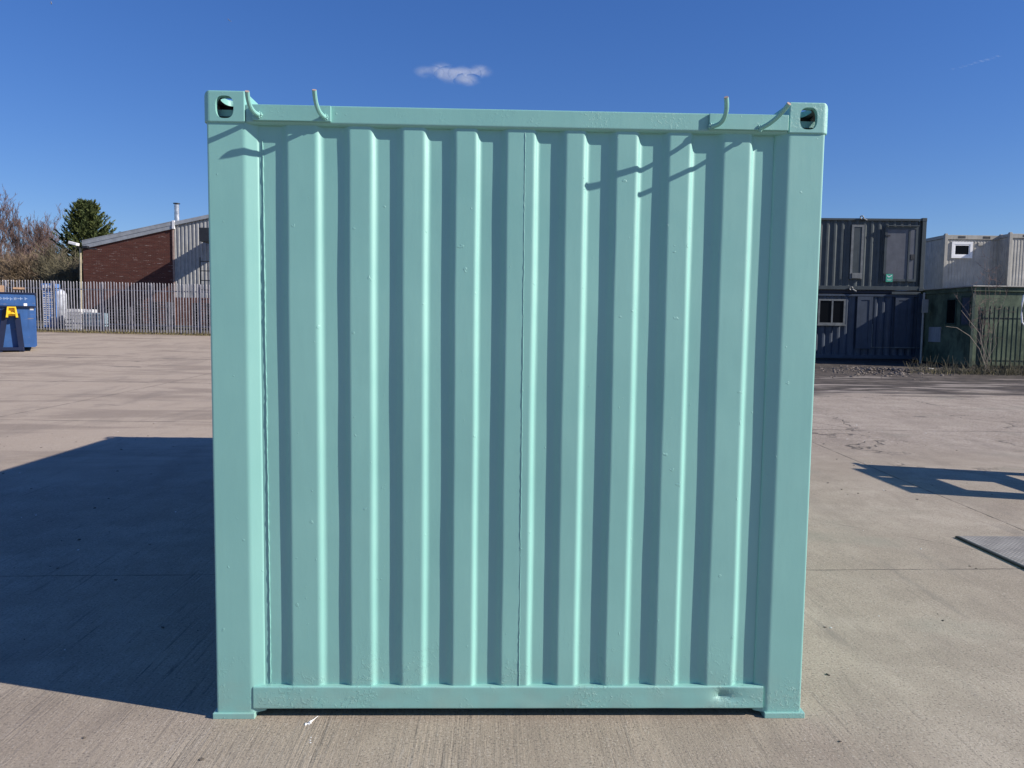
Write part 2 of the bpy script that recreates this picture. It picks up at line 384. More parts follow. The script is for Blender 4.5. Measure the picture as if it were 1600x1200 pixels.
# ------------------------------------------------------------------ ground
def spread(a, b, near, far):                              # coordinates dense near 0, coarse far away
    out = [0.0]; s = near
    while out[-1] < b: out.append(out[-1]+s); s = min(s*1.13, far)
    neg = [0.0]; s = near
    while neg[-1] > a: neg.append(neg[-1]-s); s = min(s*1.13, far)
    return sorted(set(neg+out))
gx = spread(-1800, 1800, 0.6, 160); gy = spread(-900, 2600, 0.6, 160)
g = MB(); g.grid(lambda i, j: (gx[i], gy[j], gz(gx[i], gy[j])), len(gx)-1, len(gy)-1)
ground = g.build('ground', M_CONC, smooth=True); tag(ground, None, None, kind='structure')
for f in ground.data.polygons: pass

# ------------------------------------------------------------------ the teal container
T = empty('shipping_container', (0, 0, 0))
tag(T, 'freshly painted mint green shipping container with its corrugated blind end filling the middle', 'shipping container')
CL = 6.35                                                # length
def fillet(pts, r, seg=4):
    out = [pts[0]]
    for i in range(1, len(pts)-1):
        p0, p, p1 = Vector(pts[i-1]), Vector(pts[i]), Vector(pts[i+1])
        a = (p0-p); b = (p1-p); rr = min(r, a.length*0.45, b.length*0.45)
        A = p + a.normalized()*rr; B = p + b.normalized()*rr
        for k in range(seg+1):
            t_ = k/seg; q = A*(1-t_)**2 + p*2*t_*(1-t_) + B*t_*t_
            out.append((q.x, q.y))
    out.append(pts[-1]); return out
ribs = [(.294, .316, .427, .454), (.534, .555, .639, .664), (.738, .764, .846, .869), (.948, .969, 1.049, 1.069), (1.149, 1.170, 1.277, 1.298),
        (1.377, 1.402, 1.473, 1.495), (1.556, 1.578, 1.681, 1.704)]
ribs = [(.294, .316, .427, .454), (.534, .555, .639, .664), (.738, .764, .846, .869), (.948, .969, 1.049, 1.069), (1.149, 1.170, 1.277, 1.298),
        (1.377, 1.402, 1.473, 1.495), (1.578, 1.601, 1.681, 1.704), (1.783, 1.809, 1.892, 1.913), (1.997, 2.025, 2.131, 2.154)]
YO = 0.010
def yi(x): return YO + 0.0150 + 0.0050*(x-0.2)/2.0
pp = [(0.200, yi(.2))]
for a, b, c_, d in ribs: pp += [(a, yi(a)), (b, YO), (c_+.004, YO), (d-.003, yi(d))]
pp += [(2.232, yi(2.2))]
pf = fillet(pp, 0.010, 4)
zz = [0.125 + (2.40-0.125)*k/40 for k in range(41)]
def pan(i, j):
    x, y = pf[i]; z = zz[j]
    wv = 0.0016*mnoise.noise(Vector((x*4, z*1.1, 3.1))) + 0.0010*mnoise.noise(Vector((x*16, z*3.0, 8.7)))
    wx = 0.0022*mnoise.noise(Vector((round(x*5)*1.7, z*1.5, 1.0)))
    e = sstep(.13, .3, z)*(1-sstep(2.25, 2.4, z))
    return (x + wx*e, y + wv*e, z)
b_ = MB(); b_.grid(pan, len(pf)-1, 40); b_.build('end_panel', M_TEAL, T)
b_ = MB()
rng = random.Random(4)
for x0, x1, z0, z1, r, yb in ((.2195, .2260, .14, 2.33, .0026, yi(.2)-.001), (1.2435, 1.2475, .135, 2.37, .0014, YO-.0005)):
    pts, rr = [], []
    n = 150
    for k in range(n+1):
        f = k/n
        pts.append((x0+(x1-x0)*(1-f)+rng.uniform(-.0008, .0008)+.0018*mnoise.noise(Vector((f*9, x0*7, 1))), yb + (0.0016*mnoise.noise(Vector((x0*4, f*2.5, 3.1)))), z0+(z1-z0)*f))
        rr.append(r*rng.uniform(.55, 1.2)*(1+.5*mnoise.noise(Vector((f*14, x0*3, 4)))))
    o = MB().tube(pts, rr, 6).build('weld_seam', M_TEAL, T)
def post(side, y0, y1s, name='corner_post'):
    fx = (lambda x: x) if side < 0 else (lambda x: 2.437-x)
    s = 1 if y0 < 1 else -1
    prof = [(.07, .02), (.012, .02), (.012, 0.0), (.156, 0.0), (.205, .0225), (.205, .04), (.07, .04)]
    prof = [(.012, .16), (.012, 0.002), (.155, 0.002), (.206, .0235), (.206, .045), (.06, .045), (.06, .16)]
    pr = fillet([prof[0]]+prof[1:]+[prof[0]], 0.009, 4)[:-1]
    pts = [(fx(x), y0 + s*y) for x, y in pr]
    b = MB(); b.prism(pts, 'z', 0.022, 2.390); return b.build(name, M_TEAL, T)
post(-1, 0, 0); post(1, 0, 0); post(-1, CL, 0); post(1, CL, 0)
def casting(x0, y0, z0, fx, fy):
    # hollow corner casting with an oval hole in the front, side and top
    W, D, H, t_ = .162, .178, .120, .022
    def tmp(b, mat, nm='cutter'): return b.build(nm, mat)
    b = MB(); b.box(x0, x0+W, y0, y0+D, z0, z0+H)
    ex = x0 if fx < 0 else x0+W
    es = [e for e in b.bm.edges if all(abs(v.co.x-ex) < 1e-6 for v in e.verts) and any(v.co.z > z0+.01 for v in e.verts)]
    bmesh.ops.bevel(b.bm, geom=es, offset=.027, segments=7, affect='EDGES', profile=.5)
    es = [e for e in b.bm.edges if e.calc_face_angle(0) > .5]
    bmesh.ops.bevel(b.bm, geom=es, offset=.005, segments=2, affect='EDGES', profile=.5)
    o = tmp(b, M_TEAL, 'corner_casting')
    def oval(rx, ry): return [(rx*math.copysign(abs(math.cos(a))**.72, math.cos(a)), ry*math.copysign(abs(math.sin(a))**.72, math.sin(a))) for a in [2*math.pi*k/40 for k in range(40)]]
    cx, cz, cy = x0+W/2-.003*fx, z0+H/2-.002, y0+D/2
    cuts = [tmp(MB().box(x0+t_, x0+W-.010, y0+t_, y0+D-t_, z0+.010, z0+H-t_) if fx < 0 else MB().box(x0+.010, x0+W-t_, y0+t_, y0+D-t_, z0+.010, z0+H-t_), M_DARK)]
    yf = y0-.02 if fy < 0 else y0+D-t_-.01
    cuts.append(tmp(MB().prism([(cx+u, cz+v) for u, v in oval(.0345, .0425)], 'y', yf, yf+t_+.03), M_TEAL))
    xf = x0-.02 if fx < 0 else x0+W-t_-.01
    cuts.append(tmp(MB().prism([(cy+u, cz+v) for u, v in oval(.052, .040)], 'x', xf, xf+t_+.03), M_DARK))
    cuts.append(tmp(MB().prism([(cx+u, cy+v) for u, v in oval(.036, .055)], 'z', z0+H-t_-.01, z0+H+.02), M_TEAL))
    for c in cuts:
        md = o.modifiers.new('cut', 'BOOLEAN'); md.operation = 'DIFFERENCE'; md.solver = 'EXACT'; md.object = c; md.material_mode = 'TRANSFER'
    dg = bpy.context.evaluated_depsgraph_get(); dg.update()
    me = bpy.data.meshes.new_from_object(o.evaluated_get(dg)); o.modifiers.clear(); o.data = me
    for c in cuts: bpy.data.objects.remove(c)
    o.parent = T; return o
for x0, fx in ((0.0, -1), (2.276, 1)):
    casting(x0, -.004, 2.384, fx, -1); casting(x0, CL-.174, 2.384, fx, 1)
for x0 in (-.002, 2.270):
    for y0 in (-.008, CL-.16):
        MB().box(x0, x0+.170, y0, y0+.168, 0.0, .025, .003).build('foot_plate', M_TEAL, T)
# top rail: folded section, with two welded plates and four bent pegs
rp = fillet([(.05, 2.455), (0.0, 2.455), (0.0, 2.388), (.012, 2.380), (.05, 2.380), (.05, 2.455)], .005, 3)[:-1]
b_ = MB(); b_.prism([(y, z) for y, z in rp], 'x', .165, 2.273); b_.build('top_rail', M_TEAL, T)
for x0, x1 in ((.192, .492), (1.960, 2.272)):
    pl = MB().box(x0, x1, -.012, -.0005, 2.392, 2.452, .002).build('rail_plate', M_TEAL, T)
def qbez(a, b, c, n=10):
    return [tuple(a[i]*(1-t)**2 + 2*b[i]*t*(1-t) + c[i]*t*t for i in range(3)) for t in [k/n for k in range(n+1)]]
pegs = [((.217, -.012, 2.412), (.192, -.058, 2.412), (.202, -.103, 2.472)), ((.469, -.012, 2.408), (.445, -.058, 2.412), (.450, -.103, 2.482)),
        ((1.970, -.012, 2.402), (2.022, -.066, 2.398), (1.989, -.126, 2.480)), ((2.160, -.012, 2.398), (2.200, -.066, 2.408), (2.225, -.131, 2.460))]
for a, bb, c_ in pegs:
    pg = MB().tube(qbez(a, bb, c_), .0088, 10).build('bent_peg', M_TEAL, T, smooth=False)
    wb = MB(); wr = random.Random(int(a[0]*1000))
    for k in range(9):
        an = k*.7; r_ = bmesh.ops.create_icosphere(wb.bm, subdivisions=2, radius=wr.uniform(.003, .0055), matrix=Matrix.Translation(Vector((a[0]+.010*math.cos(an), a[1]-.001, a[2]+.010*math.sin(an)))))
    wb.build('weld_bead', M_TEAL, pg)
    e = Vector(c_) - Vector(bb); e.normalize()
    MB().tube([Vector(c_)+e*.0002, Vector(c_)+e*.0018], .0082, 10).build('bare_tip', M_RUST, pg)
# bottom rail with a dent
def brail():
    b = MB(); nx, prof = 84, []
    prof = fillet([(.06, .133), (.0005, .134), (-.001, .040), (.06, .037)], .007, 4)
    dense = []
    for p0, p1 in zip(prof, prof[1:]):
        L = math.dist(p0, p1); n = max(1, int(L/.010))
        for k in range(n): dense.append((p0[0]+(p1[0]-p0[0])*k/n, p0[1]+(p1[1]-p0[1])*k/n))
    dense.append(prof[-1])
    X = [.162 + (2.264-.162)*k/nx for k in range(nx+1)]
    X = sorted(X + [1.98+.2*k/30 for k in range(31)])
    def f(i, j):
        x = X[i]; y, z = dense[j]
        dx, dz = (x-2.085)/(.050 if x > 2.085 else .022), (z-.088)/(.026 if z > .088 else .012)
        d = .021*math.exp(-(dx*dx+dz*dz)**.62) if y < .03 else 0
        d += .0012*mnoise.noise(Vector((x*9, z*20, 5)))
        return (x, y+d, z)
    b.grid(f, len(X)-1, len(dense)-1)
    for xe in (0, len(X)-1):
        b.bm.faces.new([b.bm.verts.new((X[xe], y, z)) for y, z in dense])
    return b.build('bottom_rail', M_TEAL, T)
brail()
# body behind the end: side walls, roof, floor, doors
def corr(x_of, a0, a1, z0, z1, pitch, dep, name, mat, parent, axis='y', slope=.07, flat=None, z_mid=1):
    """corrugated sheet between a0..a1 along one axis"""
    prof = []; a = a0; fl = (pitch-2*slope)/2 if flat is None else flat
    while a < a1 - 1e-6:
        for da, d in ((0, 0), (fl, 0), (fl+slope, dep), (pitch-slope, dep)):
            if a+da <= a1: prof.append((a+da, d))
        a += pitch
    prof.append((a1, prof[-1][1]))
    b = MB()
    def f(i, j):
        q, d = prof[i]; z = z0+(z1-z0)*j
        return (x_of+d, q, z) if axis == 'y' else (q, x_of+d, z)
    b.grid(f, len(prof)-1, 1); return b.build(name, mat, parent)
corr(.018, .17, CL-.17, .13, 2.40, .278, .036, 'side_wall', M_TEAL, T)
corr(2.420, .17, CL-.17, .13, 2.40, .278, -.036, 'side_wall', M_TEAL, T)
MB().box(.02, 2.418, .051, CL-.05, 2.420, 2.445).build('roof', M_TEAL, T)
for x0 in (.014, 2.373):
    MB().box(x0, x0+.05, .178, CL-.178, 2.395, 2.458, .004).build('side_rail', M_TEAL, T)
    MB().box(x0, x0+.05, .165, CL-.165, .04, .145, .004).build('side_rail', M_TEAL, T)
MB().box(.066, 2.371, .065, CL-.05, .05, .15).build('floor', M_DARK, T)
for x0 in (.21, 1.222):
    d_ = MB().box(x0, x0+1.005, CL-.04, CL, .13, 2.40, .004).build('door', M_TEAL, T)
    for k in (.3, .75):
        MB().tube([(x0+k, CL+.03, .12), (x0+k, CL+.03, 2.42)], .016, 8).build('lock_bar', M_TEAL, d_)
MB().box(.162, 2.276, CL-.05, CL, 2.402, 2.458).build('top_rail', M_TEAL, T)
MB().box(.165, 2.270, CL-.06, CL, .035, .128).build('bottom_rail', M_TEAL, T)

# ------------------------------------------------------------------ tread plate and an added frame, out of view, that shades the concrete
PZ = gz(5, 2.4)
tp = empty('tread_plate', (4.755, 1.2, PZ)); tag(tp, 'square of diamond tread steel plate lying on the concrete at the right edge', 'steel plate')
MB().box(.02, 1.25, 0, 1.535, .004, .018, .002).build('plate', M_TREAD, tp)
MB().box(0, .019, -.01, 1.545, 0.0, .016, .002).build('edge_shade_strip', M_BLACK, tp)  # black strips stand for the shaded edge and gap round the plate
MB().box(.0195, 1.25, 1.536, 1.553, 0.0, .012).build('edge_shade_strip', M_BLACK, tp)
MB().box(.0195, 1.25, -.016, -.001, 0.0, .012).build('edge_shade_strip', M_BLACK, tp)

fr = empty('shadow_frame', (7.80, 3.63, gz(7.8, 4))); tag(fr, 'upright steel loading frame just off the right side whose barred shadow lies on the concrete', 'shadow frame')
def plank(y0, y1, z0, z1, name, x0=-.02, x1=.02):
    return MB().box(x0, x1, y0, y1, z0, z1, .003).build(name, M_DARK, fr)
plank(.0, .34, 0, 1.119, 'post'); plank(.90, 1.05, 0, 1.119, 'post'); plank(1.42, 1.62, 0, 1.119, 'post')
plank(0, 1.62, 1.12, 1.37, 'top_beam'); plank(0, 1.29, 1.461, 1.50, 'top_beam')
for a_, c_ in ((0, .33), (.39, .82), (.87, 1.29)): plank(a_, c_, 1.3705, 1.4605, 'top_beam')
plank(1.30, 1.70, 1.3705, 1.40, 'top_beam')
plank(.341, .899, .55, .78, 'cross_bar'); plank(1.051, 1.419, .56, 1.118, 'cross_bar'); plank(.341, .899, .04, .18, 'cross_bar'); plank(1.051, 1.419, .04, .2, 'cross_bar')
MB().box(-.3, .3, -.05, .1, 0, .05).build('foot', M_DARK, fr); MB().box(-.3, .3, 1.5, 1.65, 0, .05).build('foot', M_DARK, fr)

# ------------------------------------------------------------------ stacked dark containers on the right
SA = R_(-3)
SP = at(1437, 560, 26.0); SP.z = gz(SP.x, 26)
def grime(): pass
def stack_container(name, z0, H, label, mat):
    r = empty(name, (SP.x, SP.y, z0), SA); tag(r, label, 'shipping container')
    W = 6.06
    # folded long side: recessed and proud bays
    corr(0.055, -W+.12, -.13, .14, H-.10, .278, .045, 'side_panel', mat, r, axis='x', slope=.072)
    for x in (-.15, -W): MB().box(x, x+.15, 0, .15, .0, H-.0, .006).build('corner_post', mat, r)
    for x in (-.15, -W): MB().box(x, x+.15, 2.29, 2.44, .0, H, .006).build('corner_post', mat, r)
    MB().box(-W+.15, -.15, .01, .07, H-.10, H-.02, .004).build('top_rail', mat, r)
    MB().box(-W+.15, -.15, .01, .07, .02, .16, .004).build('bottom_rail', mat, r)
    MB().box(-W+.15, -.15, .07, 2.37, H-.06, H-.03).build('roof', mat, r)
    MB().box(-W+.15, -.15, .10, 2.37, .10, .15).build('floor', M_DARK, r)
    MB().box(-.08, -.03, .15, 2.29, .12, H-.06).build('end_panel', mat, r)
    MB().box(-W+.03, -W+.08, .15, 2.29, .12, H-.06).build('end_panel', mat, r)
    MB().box(-W+.15, -.15, 2.36, 2.40, .12, H-.06).build('back_panel', mat, r)
    for x in (-.172, -W-.0):
        MB().box(x, x+.178, -.008, .17, H-.115, H+.012, .008).build('corner_casting', mat, r)
        MB().box(x, x+.178, -.008, .17, -.012, .115, .008).build('corner_casting', mat, r)
    return r
zl = SP.z + 0.10
HL = 2.50
lower = stack_container('shipping_container', zl, HL, 'dark navy container at the bottom of the stack with a two pane window', M_NAVY2)
zu = zl + HL + 0.13
top = at(1443, 341, 26.0).z
HU = top - zu
upper = stack_container('shipping_container', zu, HU, 'dark slate container stacked on top with a grey steel door and green sign', M_NAVY)
def rect(root, px0, px1, py0, py1, dep=0.0):
    a = hit(px0, py0, root, dep); b = hit(px1, py1, root, dep)
    return min(a[0], b[0]), max(a[0], b[0]), min(a[1], b[1]), max(a[1], b[1])
def frame4(b, x0, x1, z0, z1, wd, y0, y1):
    b.box(x0, x0+wd, y0, y1, z0, z1); b.box(x1-wd, x1, y0, y1, z0, z1)
    b.box(x0+wd, x1-wd, y0, y1, z0, z0+wd); b.box(x0+wd, x1-wd, y0, y1, z1-wd, z1); return b
# door of the upper one
x0, x1, z0, z1 = rect(upper, 1387, 1427, 358, 440)
z0 = max(z0, .165)
dr = MB().box(x0, x1, .0, .045, z0, z1, .004).build('door', M_DOOR, upper)
frame4(MB(), x0-.09, x1+.09, z0-.0, z1+.09, .085, -.012, .05).build('frame', M_NAVY, dr)
MB().box(x0-.06, x1+.08, -.10, .0, z1+.10, z1+.14).build('rain_lip', M_NAVY, dr)
for fz in (.12, .86):
    MB().box(x0-.07, x0+.10, -.03, -.013, z0+(z1-z0)*fz, z0+(z1-z0)*fz+.06).build('hinge', M_DARK, dr)
MB().box(x1-.16, x1-.02, -.035, -.001, z0+(z1-z0)*.42, z0+(z1-z0)*.52, .004).build('handle', M_DARK, dr)
MB().box(x1-.26, x1-.20, -.025, -.0005, z0+.02, z1-.04).build('edge_bar', M_NAVY, dr)
# green sign with its white mark
x0, x1, z0, z1 = rect(upper, 1384.5, 1394.5, 428, 440.5, -.03)
sg = MB().box(x0, x1, -.034, -.022, z0, z1).build('sign', M_SIGN, upper); sg['label'] = 'green sign with a white winged mark and a line of small lettering'
wv = x1-x0; hv = z1-z0
b_ = MB(); yy = -.0365
def bar2(b, ax, az, bx, bz, wd, y=yy):
    A = Vector((x0+wv*ax, 0, z0+hv*az)); B = Vector((x0+wv*bx, 0, z0+hv*bz)); d = (B-A).normalized(); n = Vector((-d.z, 0, d.x))*wd/2
    b.prism([((A+n).x, (A+n).z), ((B+n).x, (B+n).z), ((B-n).x, (B-n).z), ((A-n).x, (A-n).z)], 'y', y, y+.002)
bar2(b_, .14, .80, .42, .58, .026); bar2(b_, .42, .58, .86, .84, .026, yy-.001); bar2(b_, .30, .72, .52, .66, .02, yy-.002)
b_.build('sign_mark', M_WHITE, sg)
b_ = MB()
for k in range(5): bar2(b_, .2+k*.13, .30, .28+k*.13, .30, .018)
b_.build('sign_lettering', M_WHITE, sg)
b_ = MB()
for k in range(4): bar2(b_, .26+k*.13, .18, .34+k*.13, .18, .012)
b_.build('sign_lettering', M_WHITE, sg)
# blank slot window in the upper one, lifting lugs, vent
x0, x1, z0, z1 = rect(upper, 1331.5, 1347, 351, 436)
fw = frame4(MB(), x0, x1, max(z0, .17), z1, .085, -.005, .055).build('slot_frame', M_FRAME, upper)
MB().box(x0+.086, x1-.086, .01, .05, max(z0, .17)+.086, z1-.086).build('panel', M_NAVY, fw)
MB().box(x0+.06, x1-.06, -.05, -.006, max(z0, .17)+.02, max(z0, .17)+.22, .006).build('vent', M_FRAME, fw)
def lug(root, px, py, dep):
    x, z = hit(px, py, root, dep)
    b = MB(); b.tube([(x+.16, dep, z-.08), (x+.02, dep, z-.0)], [.035, .03], 8)
    n = 14; pts = [(x-.03+.06*math.cos(2*math.pi*k/n), dep, z+.03+.06*math.sin(2*math.pi*k/n)) for k in range(n+1)]
    b.tube(pts, .022, 6, False); return b.build('lifting_lug', M_FRAME, root)
lug(upper, 1348, 341, -.02); lug(lower, 1331, 452, -.03)
x0, x1, z0, z1 = rect(lower, 1393, 1438, 448, 457, -.02)
MB().box(x0, x1, -.06, -.009, HL-.02, HL+.08, .01).build('twistlock_bar', M_NAVY, lower)
# window of the lower one
x0, x1, z0, z1 = rect(lower, 1279, 1319.5, 467, 507)
wn = frame4(MB(), x0, x1, z0, z1, .065, -.022, .05).build('window', M_FRAME, lower)
xm = (x0+x1)/2+.02
MB().box(xm-.03, xm+.03, -.018, .045, z0+.066, z1-.066).build('mullion', M_FRAME, wn)
for a, c_ in ((x0+.066, xm-.031), (xm+.031, x1-.066)):
    MB().box(a, c_, .008, .02, z0+.066, z1-.066).build('pane', M_GLASS, wn)
MB().box(x0-.03, x1+.03, -.06, -.023, z0-.05, z0+.0).build('sill', M_FRAME, wn)
for q0, q1, bot in ((1340.5, 1360.5, 545), (1400, 1420.5, 545)):
    x0, x1, z0, z1 = rect(lower, q0, q1, 459, bot)
    z1 = min(z1, HL-.11)
    fw = frame4(MB(), x0, x1, max(.17, z0), z1, .13, -.006, .054).build('slot_frame', M_NAVY2, lower)
    MB().box(x0+.132, x1-.132, .012, .05, max(.17, z0)+.13, z1-.13).build('panel', M_NAVY2, fw)
x0, x1, z0, z1 = rect(lower, 1364, 1436, 470, 544)
hz = MB()
hz.box(x0, x1, -.03, -.007, z0, z0+.025); hz.box(x0, x0+.025, -.03, -.007, z0+.026, z0+.9); hz.build('shutter_edge', M_FRAME, lower)
for y_, where in ((.10, 'front'), (2.0, 'back')):             # bearers below, and added dark beams blanking the sky gap between the two
    for (nm, zb, hb, up) in (('stack_beam', zl+HL+.014, .114, 1), ('stack_beam', gz(SP.x-3, 27)-.05, .16, 0)):
        o = MB().box(-5.8, -.2, y_, y_+.22, 0, hb, .006).build(nm, M_SHAD)
        o.matrix_basis = Matrix.Translation(Vector((SP.x, SP.y, zb))) @ Matrix.Rotation(SA, 4, 'Z')
        tag(o, ('added dark beam blanking the sky gap between the two stacked containers, %s one' if up else 'long dark timber bearer on the ground under the stacked containers, %s one') % where, 'timber', 'bearers under the stacked containers')

# ------------------------------------------------------------------ grey cabins and green cabin
def grey_cabin(loc, label, H=2.55, window=False):
    r = empty('site_cabin', loc); tag(r, label, 'site cabin')
    W, D = 2.42, 6.0
    def wall(x0_, x1_, nm='front_wall'):
        corr(.05, .14, W-.14, .12, H-.20, .125, .010, nm, M_GREYC, r, axis='x', slope=.012)
    wall(0, 0)
    corr(.04, .14, D-.14, .12, H-.16, .125, .010, 'side_wall', M_GREYC, r, axis='y', slope=.012)
    corr(W-.04, .14, D-.14, .12, H-.16, .125, -.010, 'side_wall', M_GREYC, r, axis='y', slope=.012)
    MB().box(.14, W-.14, D-.08, D-.04, .12, H-.16).build('back_wall', M_GREYC, r)
    for x in (0, W-.13):
        for y in (0, D-.13): MB().box(x, x+.13, y, y+.13, 0, H-.0, .012).build('corner_post', M_GREYF, r)
    b = MB(); b.box(.13, W-.13, .012, .10, H-.19, H-.02, .006); b.build('top_rail', M_GREYF, r)
    for x in (.55, W-.85): MB().box(x, x+.30, .006, .02, H-.15, H-.06).build('fork_slot', M_DARK, r)
    MB().box(.13, W-.13, .012, .10, 0, .13, .006).build('bottom_rail', M_GREYF, r)
    MB().box(.012, .10, .13, D-.13, H-.15, H-.02, .006).build('top_rail', M_GREYF, r)
    MB().box(W-.10, W-.012, .13, D-.13, H-.15, H-.02, .006).build('top_rail', M_GREYF, r)
    MB().box(.012, .10, .13, D-.13, 0, .13).build('bottom_rail', M_GREYF, r)
    MB().box(W-.10, W-.012, .13, D-.13, 0, .13).build('bottom_rail', M_GREYF, r)
    MB().box(.10, W-.10, .10, D-.10, H-.06, H-.03).build('roof', M_GREYF, r)
    for x in (.02, W-.12): MB().box(x, x+.10, .02, .12, H+.0005, H+.035, .006).build('lifting_lug', M_GREYF, r)
    return r
GT = 5.44
pA = at(1477, 366, 28.0); pB = at(1578, 364, 27.35)
HA = 2.55
cabA = grey_cabin((pA.x, 28.0, pA.z-HA), 'pale grey upper cabin with a small white framed window')
cabB = grey_cabin((pB.x, 27.35, pB.z-HA), 'pale grey upper cabin cut off by the right edge, set forward of its neighbour')
for src, nm in ((cabA, 'pale grey lower cabin hidden under the windowed upper cabin'), (cabB, 'pale grey lower cabin hidden under the cabin at the right edge')):
    c_ = copy_tree(src); c_['label'] = nm
    c_.matrix_basis = Matrix.Translation(Vector((src.location.x, src.location.y, src.location.z-HA-.06)))
x0, x1, z0, z1 = rect(cabA, 1488, 1519, 377.5, 403.5)
wn = frame4(MB(), x0, x1, z0, z1, .10, .0, .06).build('window', M_PVC, cabA)
frame4(MB(), x0+.101, x1-.101, z0+.101, z1-.101, .05, .014, .058).build('sash', M_PVC, wn)
MB().box(x0+.152, x1-.152, .03, .04, z0+.152, z1-.152).build('pane', M_GLASS, wn)
x0, x1, z0, z1 = rect(cabA, 1529, 1536, 379, 384)
MB().box(x0, x1, .01, .058, z0, z1, .01).build('vent', M_GREYF, cabA)

gcx = at(1521.5, 446, 23.2)
GX, GY = gcx.x, 23.2
gzc = gz(GX, GY)
gc = empty('site_cabin', (GX, GY, gzc)); tag(gc, 'old green flat roofed cabin, tree shade painted on its walls, standing behind the green fence', 'site cabin')
GH = gcx.z - gzc
GD = 4.3
MB().box(.02, 7.0, 0, .05, 0.12, GH-.12).build('front_wall', M_GREEN, gc)
MB().box(0, .05, .051, GD, 0.12, GH-.12).build('side_wall', M_GREEN, gc)
MB().box(6.95, 7.0, .051, GD, .12, GH-.12).build('side_wall', M_GREEN, gc)
MB().box(.051, 6.949, GD-.05, GD, .12, GH-.12).build('back_wall', M_GREEN, gc)
rf_ = MB().box(-.10, 7.1, -.12, GD+.05, GH-.045, GH, .008).build('roof', M_GREYF, gc)
MB().box(-.04, 7.04, -.06, GD, GH-.20, GH-.05, .006).build('fascia', M_GREEN, rf_)
MB().box(-.02, .08, -.02, .0, 0.05, GH-.20).build('corner_trim', M_GREENF, gc)
MB().box(.05, 6.95, .06, GD-.06, 0, .12).build('base', M_DARK, gc)
for x in (.1, 3.4, 6.6):
    MB().box(x, x+.3, .02, .3, 0, .118).build('block', M_STONE, gc)
# side windows (on local x = 0, looking left)
def side_px(px, py):
    d = ray(px, py); t_ = (GX-CAM.x)/d.x; p = CAM + d*t_; return p.y-GY, p.z-gzc
for q0, q1, t0, t1, mt in ((1478, 1496, 466, 507, M_GLASS), (1500.5, 1518, 462, 509, M_NAVY2)):
    ya, za = side_px(q0, t1); yb, zb = side_px(q1, t0)
    y0, y1 = min(ya, yb), max(ya, yb); z0, z1 = max(.3, min(za, zb)), max(za, zb)
    b = MB(); b.box(-.03, -.001, y0, y0+.05, z0, z1); b.box(-.03, -.001, y1-.05, y1, z0, z1); b.box(-.03, -.001, y0+.05, y1-.05, z0, z0+.05); b.box(-.03, -.001, y0+.05, y1-.05, z1-.05, z1)
    wn = b.build('window', M_GREENF, gc); MB().box(-.014, -.004, y0+.051, y1-.051, z0+.051, z1-.051).build('pane', mt, wn)
ya, za = side_px(1452, 534); yb, zb = side_px(1471, 511)
MB().box(-.045, -.001, min(ya, yb), max(ya, yb), min(za, zb), max(za, zb), .006).build('hatch', M_FASC, gc)
pv = at(1444, 460, 25.6)
o = MB(); o.tube([(pv.x, 25.6, gz(pv.x, 25.6)), (pv.x, 25.6, 3.0)], .04, 8)
o = o.build('downpipe', M_GREYF); tag(o, 'grey upright pipe between the container stack and the green cabin', 'pipe')
o2 = MB().box(pv.x-.10, pv.x+.12, 25.48, 25.55, 2.25, 2.75, .01).build('junction_box', M_GREYF, o)

# ------------------------------------------------------------------ palisade fences
def palisade(name, label, P0, P1, nb, H, mat, pitch, rng, pale_w=.07):
    P0, P1 = Vector(P0), Vector(P1)
    d = (P1-P0); L = d.length; ang = math.atan2(d.y, d.x)
    r = empty(name, (P0.x, P0.y, 0), ang); tag(r, label, 'fence')
    bay = L/nb
    def zg(s):
        q = P0 + d*(s/L); return gz(q.x, q.y)
    for k in range(nb+1):
        s = k*bay; z = zg(s)
        MB().box(s-.05, s+.05, .045, .15, z-.1, z+H-.03, .004).build('post', mat, r)
    for k in range(nb):
        s0, s1 = k*bay, (k+1)*bay
        for hz_ in (.38, H-.42):
            za, zb = zg(s0)+hz_, zg(s1)+hz_
            b = MB(); b.prism([(s0, za), (s1, zb), (s1, zb+.05), (s0, za+.05)], 'y', .0, .044); b.build('rail', mat, r)
        b = MB(); n = max(2, round(bay/pitch)); st = bay/n
        for i in range(n):
            s = s0 + (i+.5)*st + rng.uniform(-.003, .003); z = zg(s) + rng.uniform(.04, .06); t_ = z - (z-zg(s)) + H + rng.uniform(-.02, .02)
            tl = rng.gauss(0, .0035); w2 = pale_w/2
            # W-section pale with a splayed, pointed head
            secs = [(-w2, -.006), (-w2*.35, -.028), (0, -.016), (w2*.35, -.028), (w2, -.006)]
            rows = [(z, 1.0), (t_-.12, 1.0), (t_-.06, .85), (t_, .18)]
            V = [[b.bm.verts.new((s + x_*k_ + tl*(zz_-z), y_, zz_)) for x_, y_ in secs] for zz_, k_ in rows]
            for a in range(3):
                for c in range(4): b.bm.faces.new((V[a][c], V[a][c+1], V[a+1][c+1], V[a+1][c]))
        b.build('pale_panel', mat, r)
    return r
rng = random.Random(11)
pa = at(9, 520, 36.4); pb = at(236, 522, 36.0)
dv = (pb-pa)/3.0; dv.z = 0
A0 = pa - dv*2; A0.z = 0; A1 = A0 + dv*9
palisade('palisade_fence', 'galvanised steel palisade fence of pointed pales across the back left of the yard', A0, A1, 9, 2.52, M_GALV, .143, rng, .056)
pg0 = at(1530, 577, 21.3); pg0.z = 0
palisade('palisade_fence', 'dark green palisade fence in front of the green cabin', pg0, pg0+Vector((8.1, -.25, 0)), 3, 2.16, M_GREENF, .150, rng, .06)

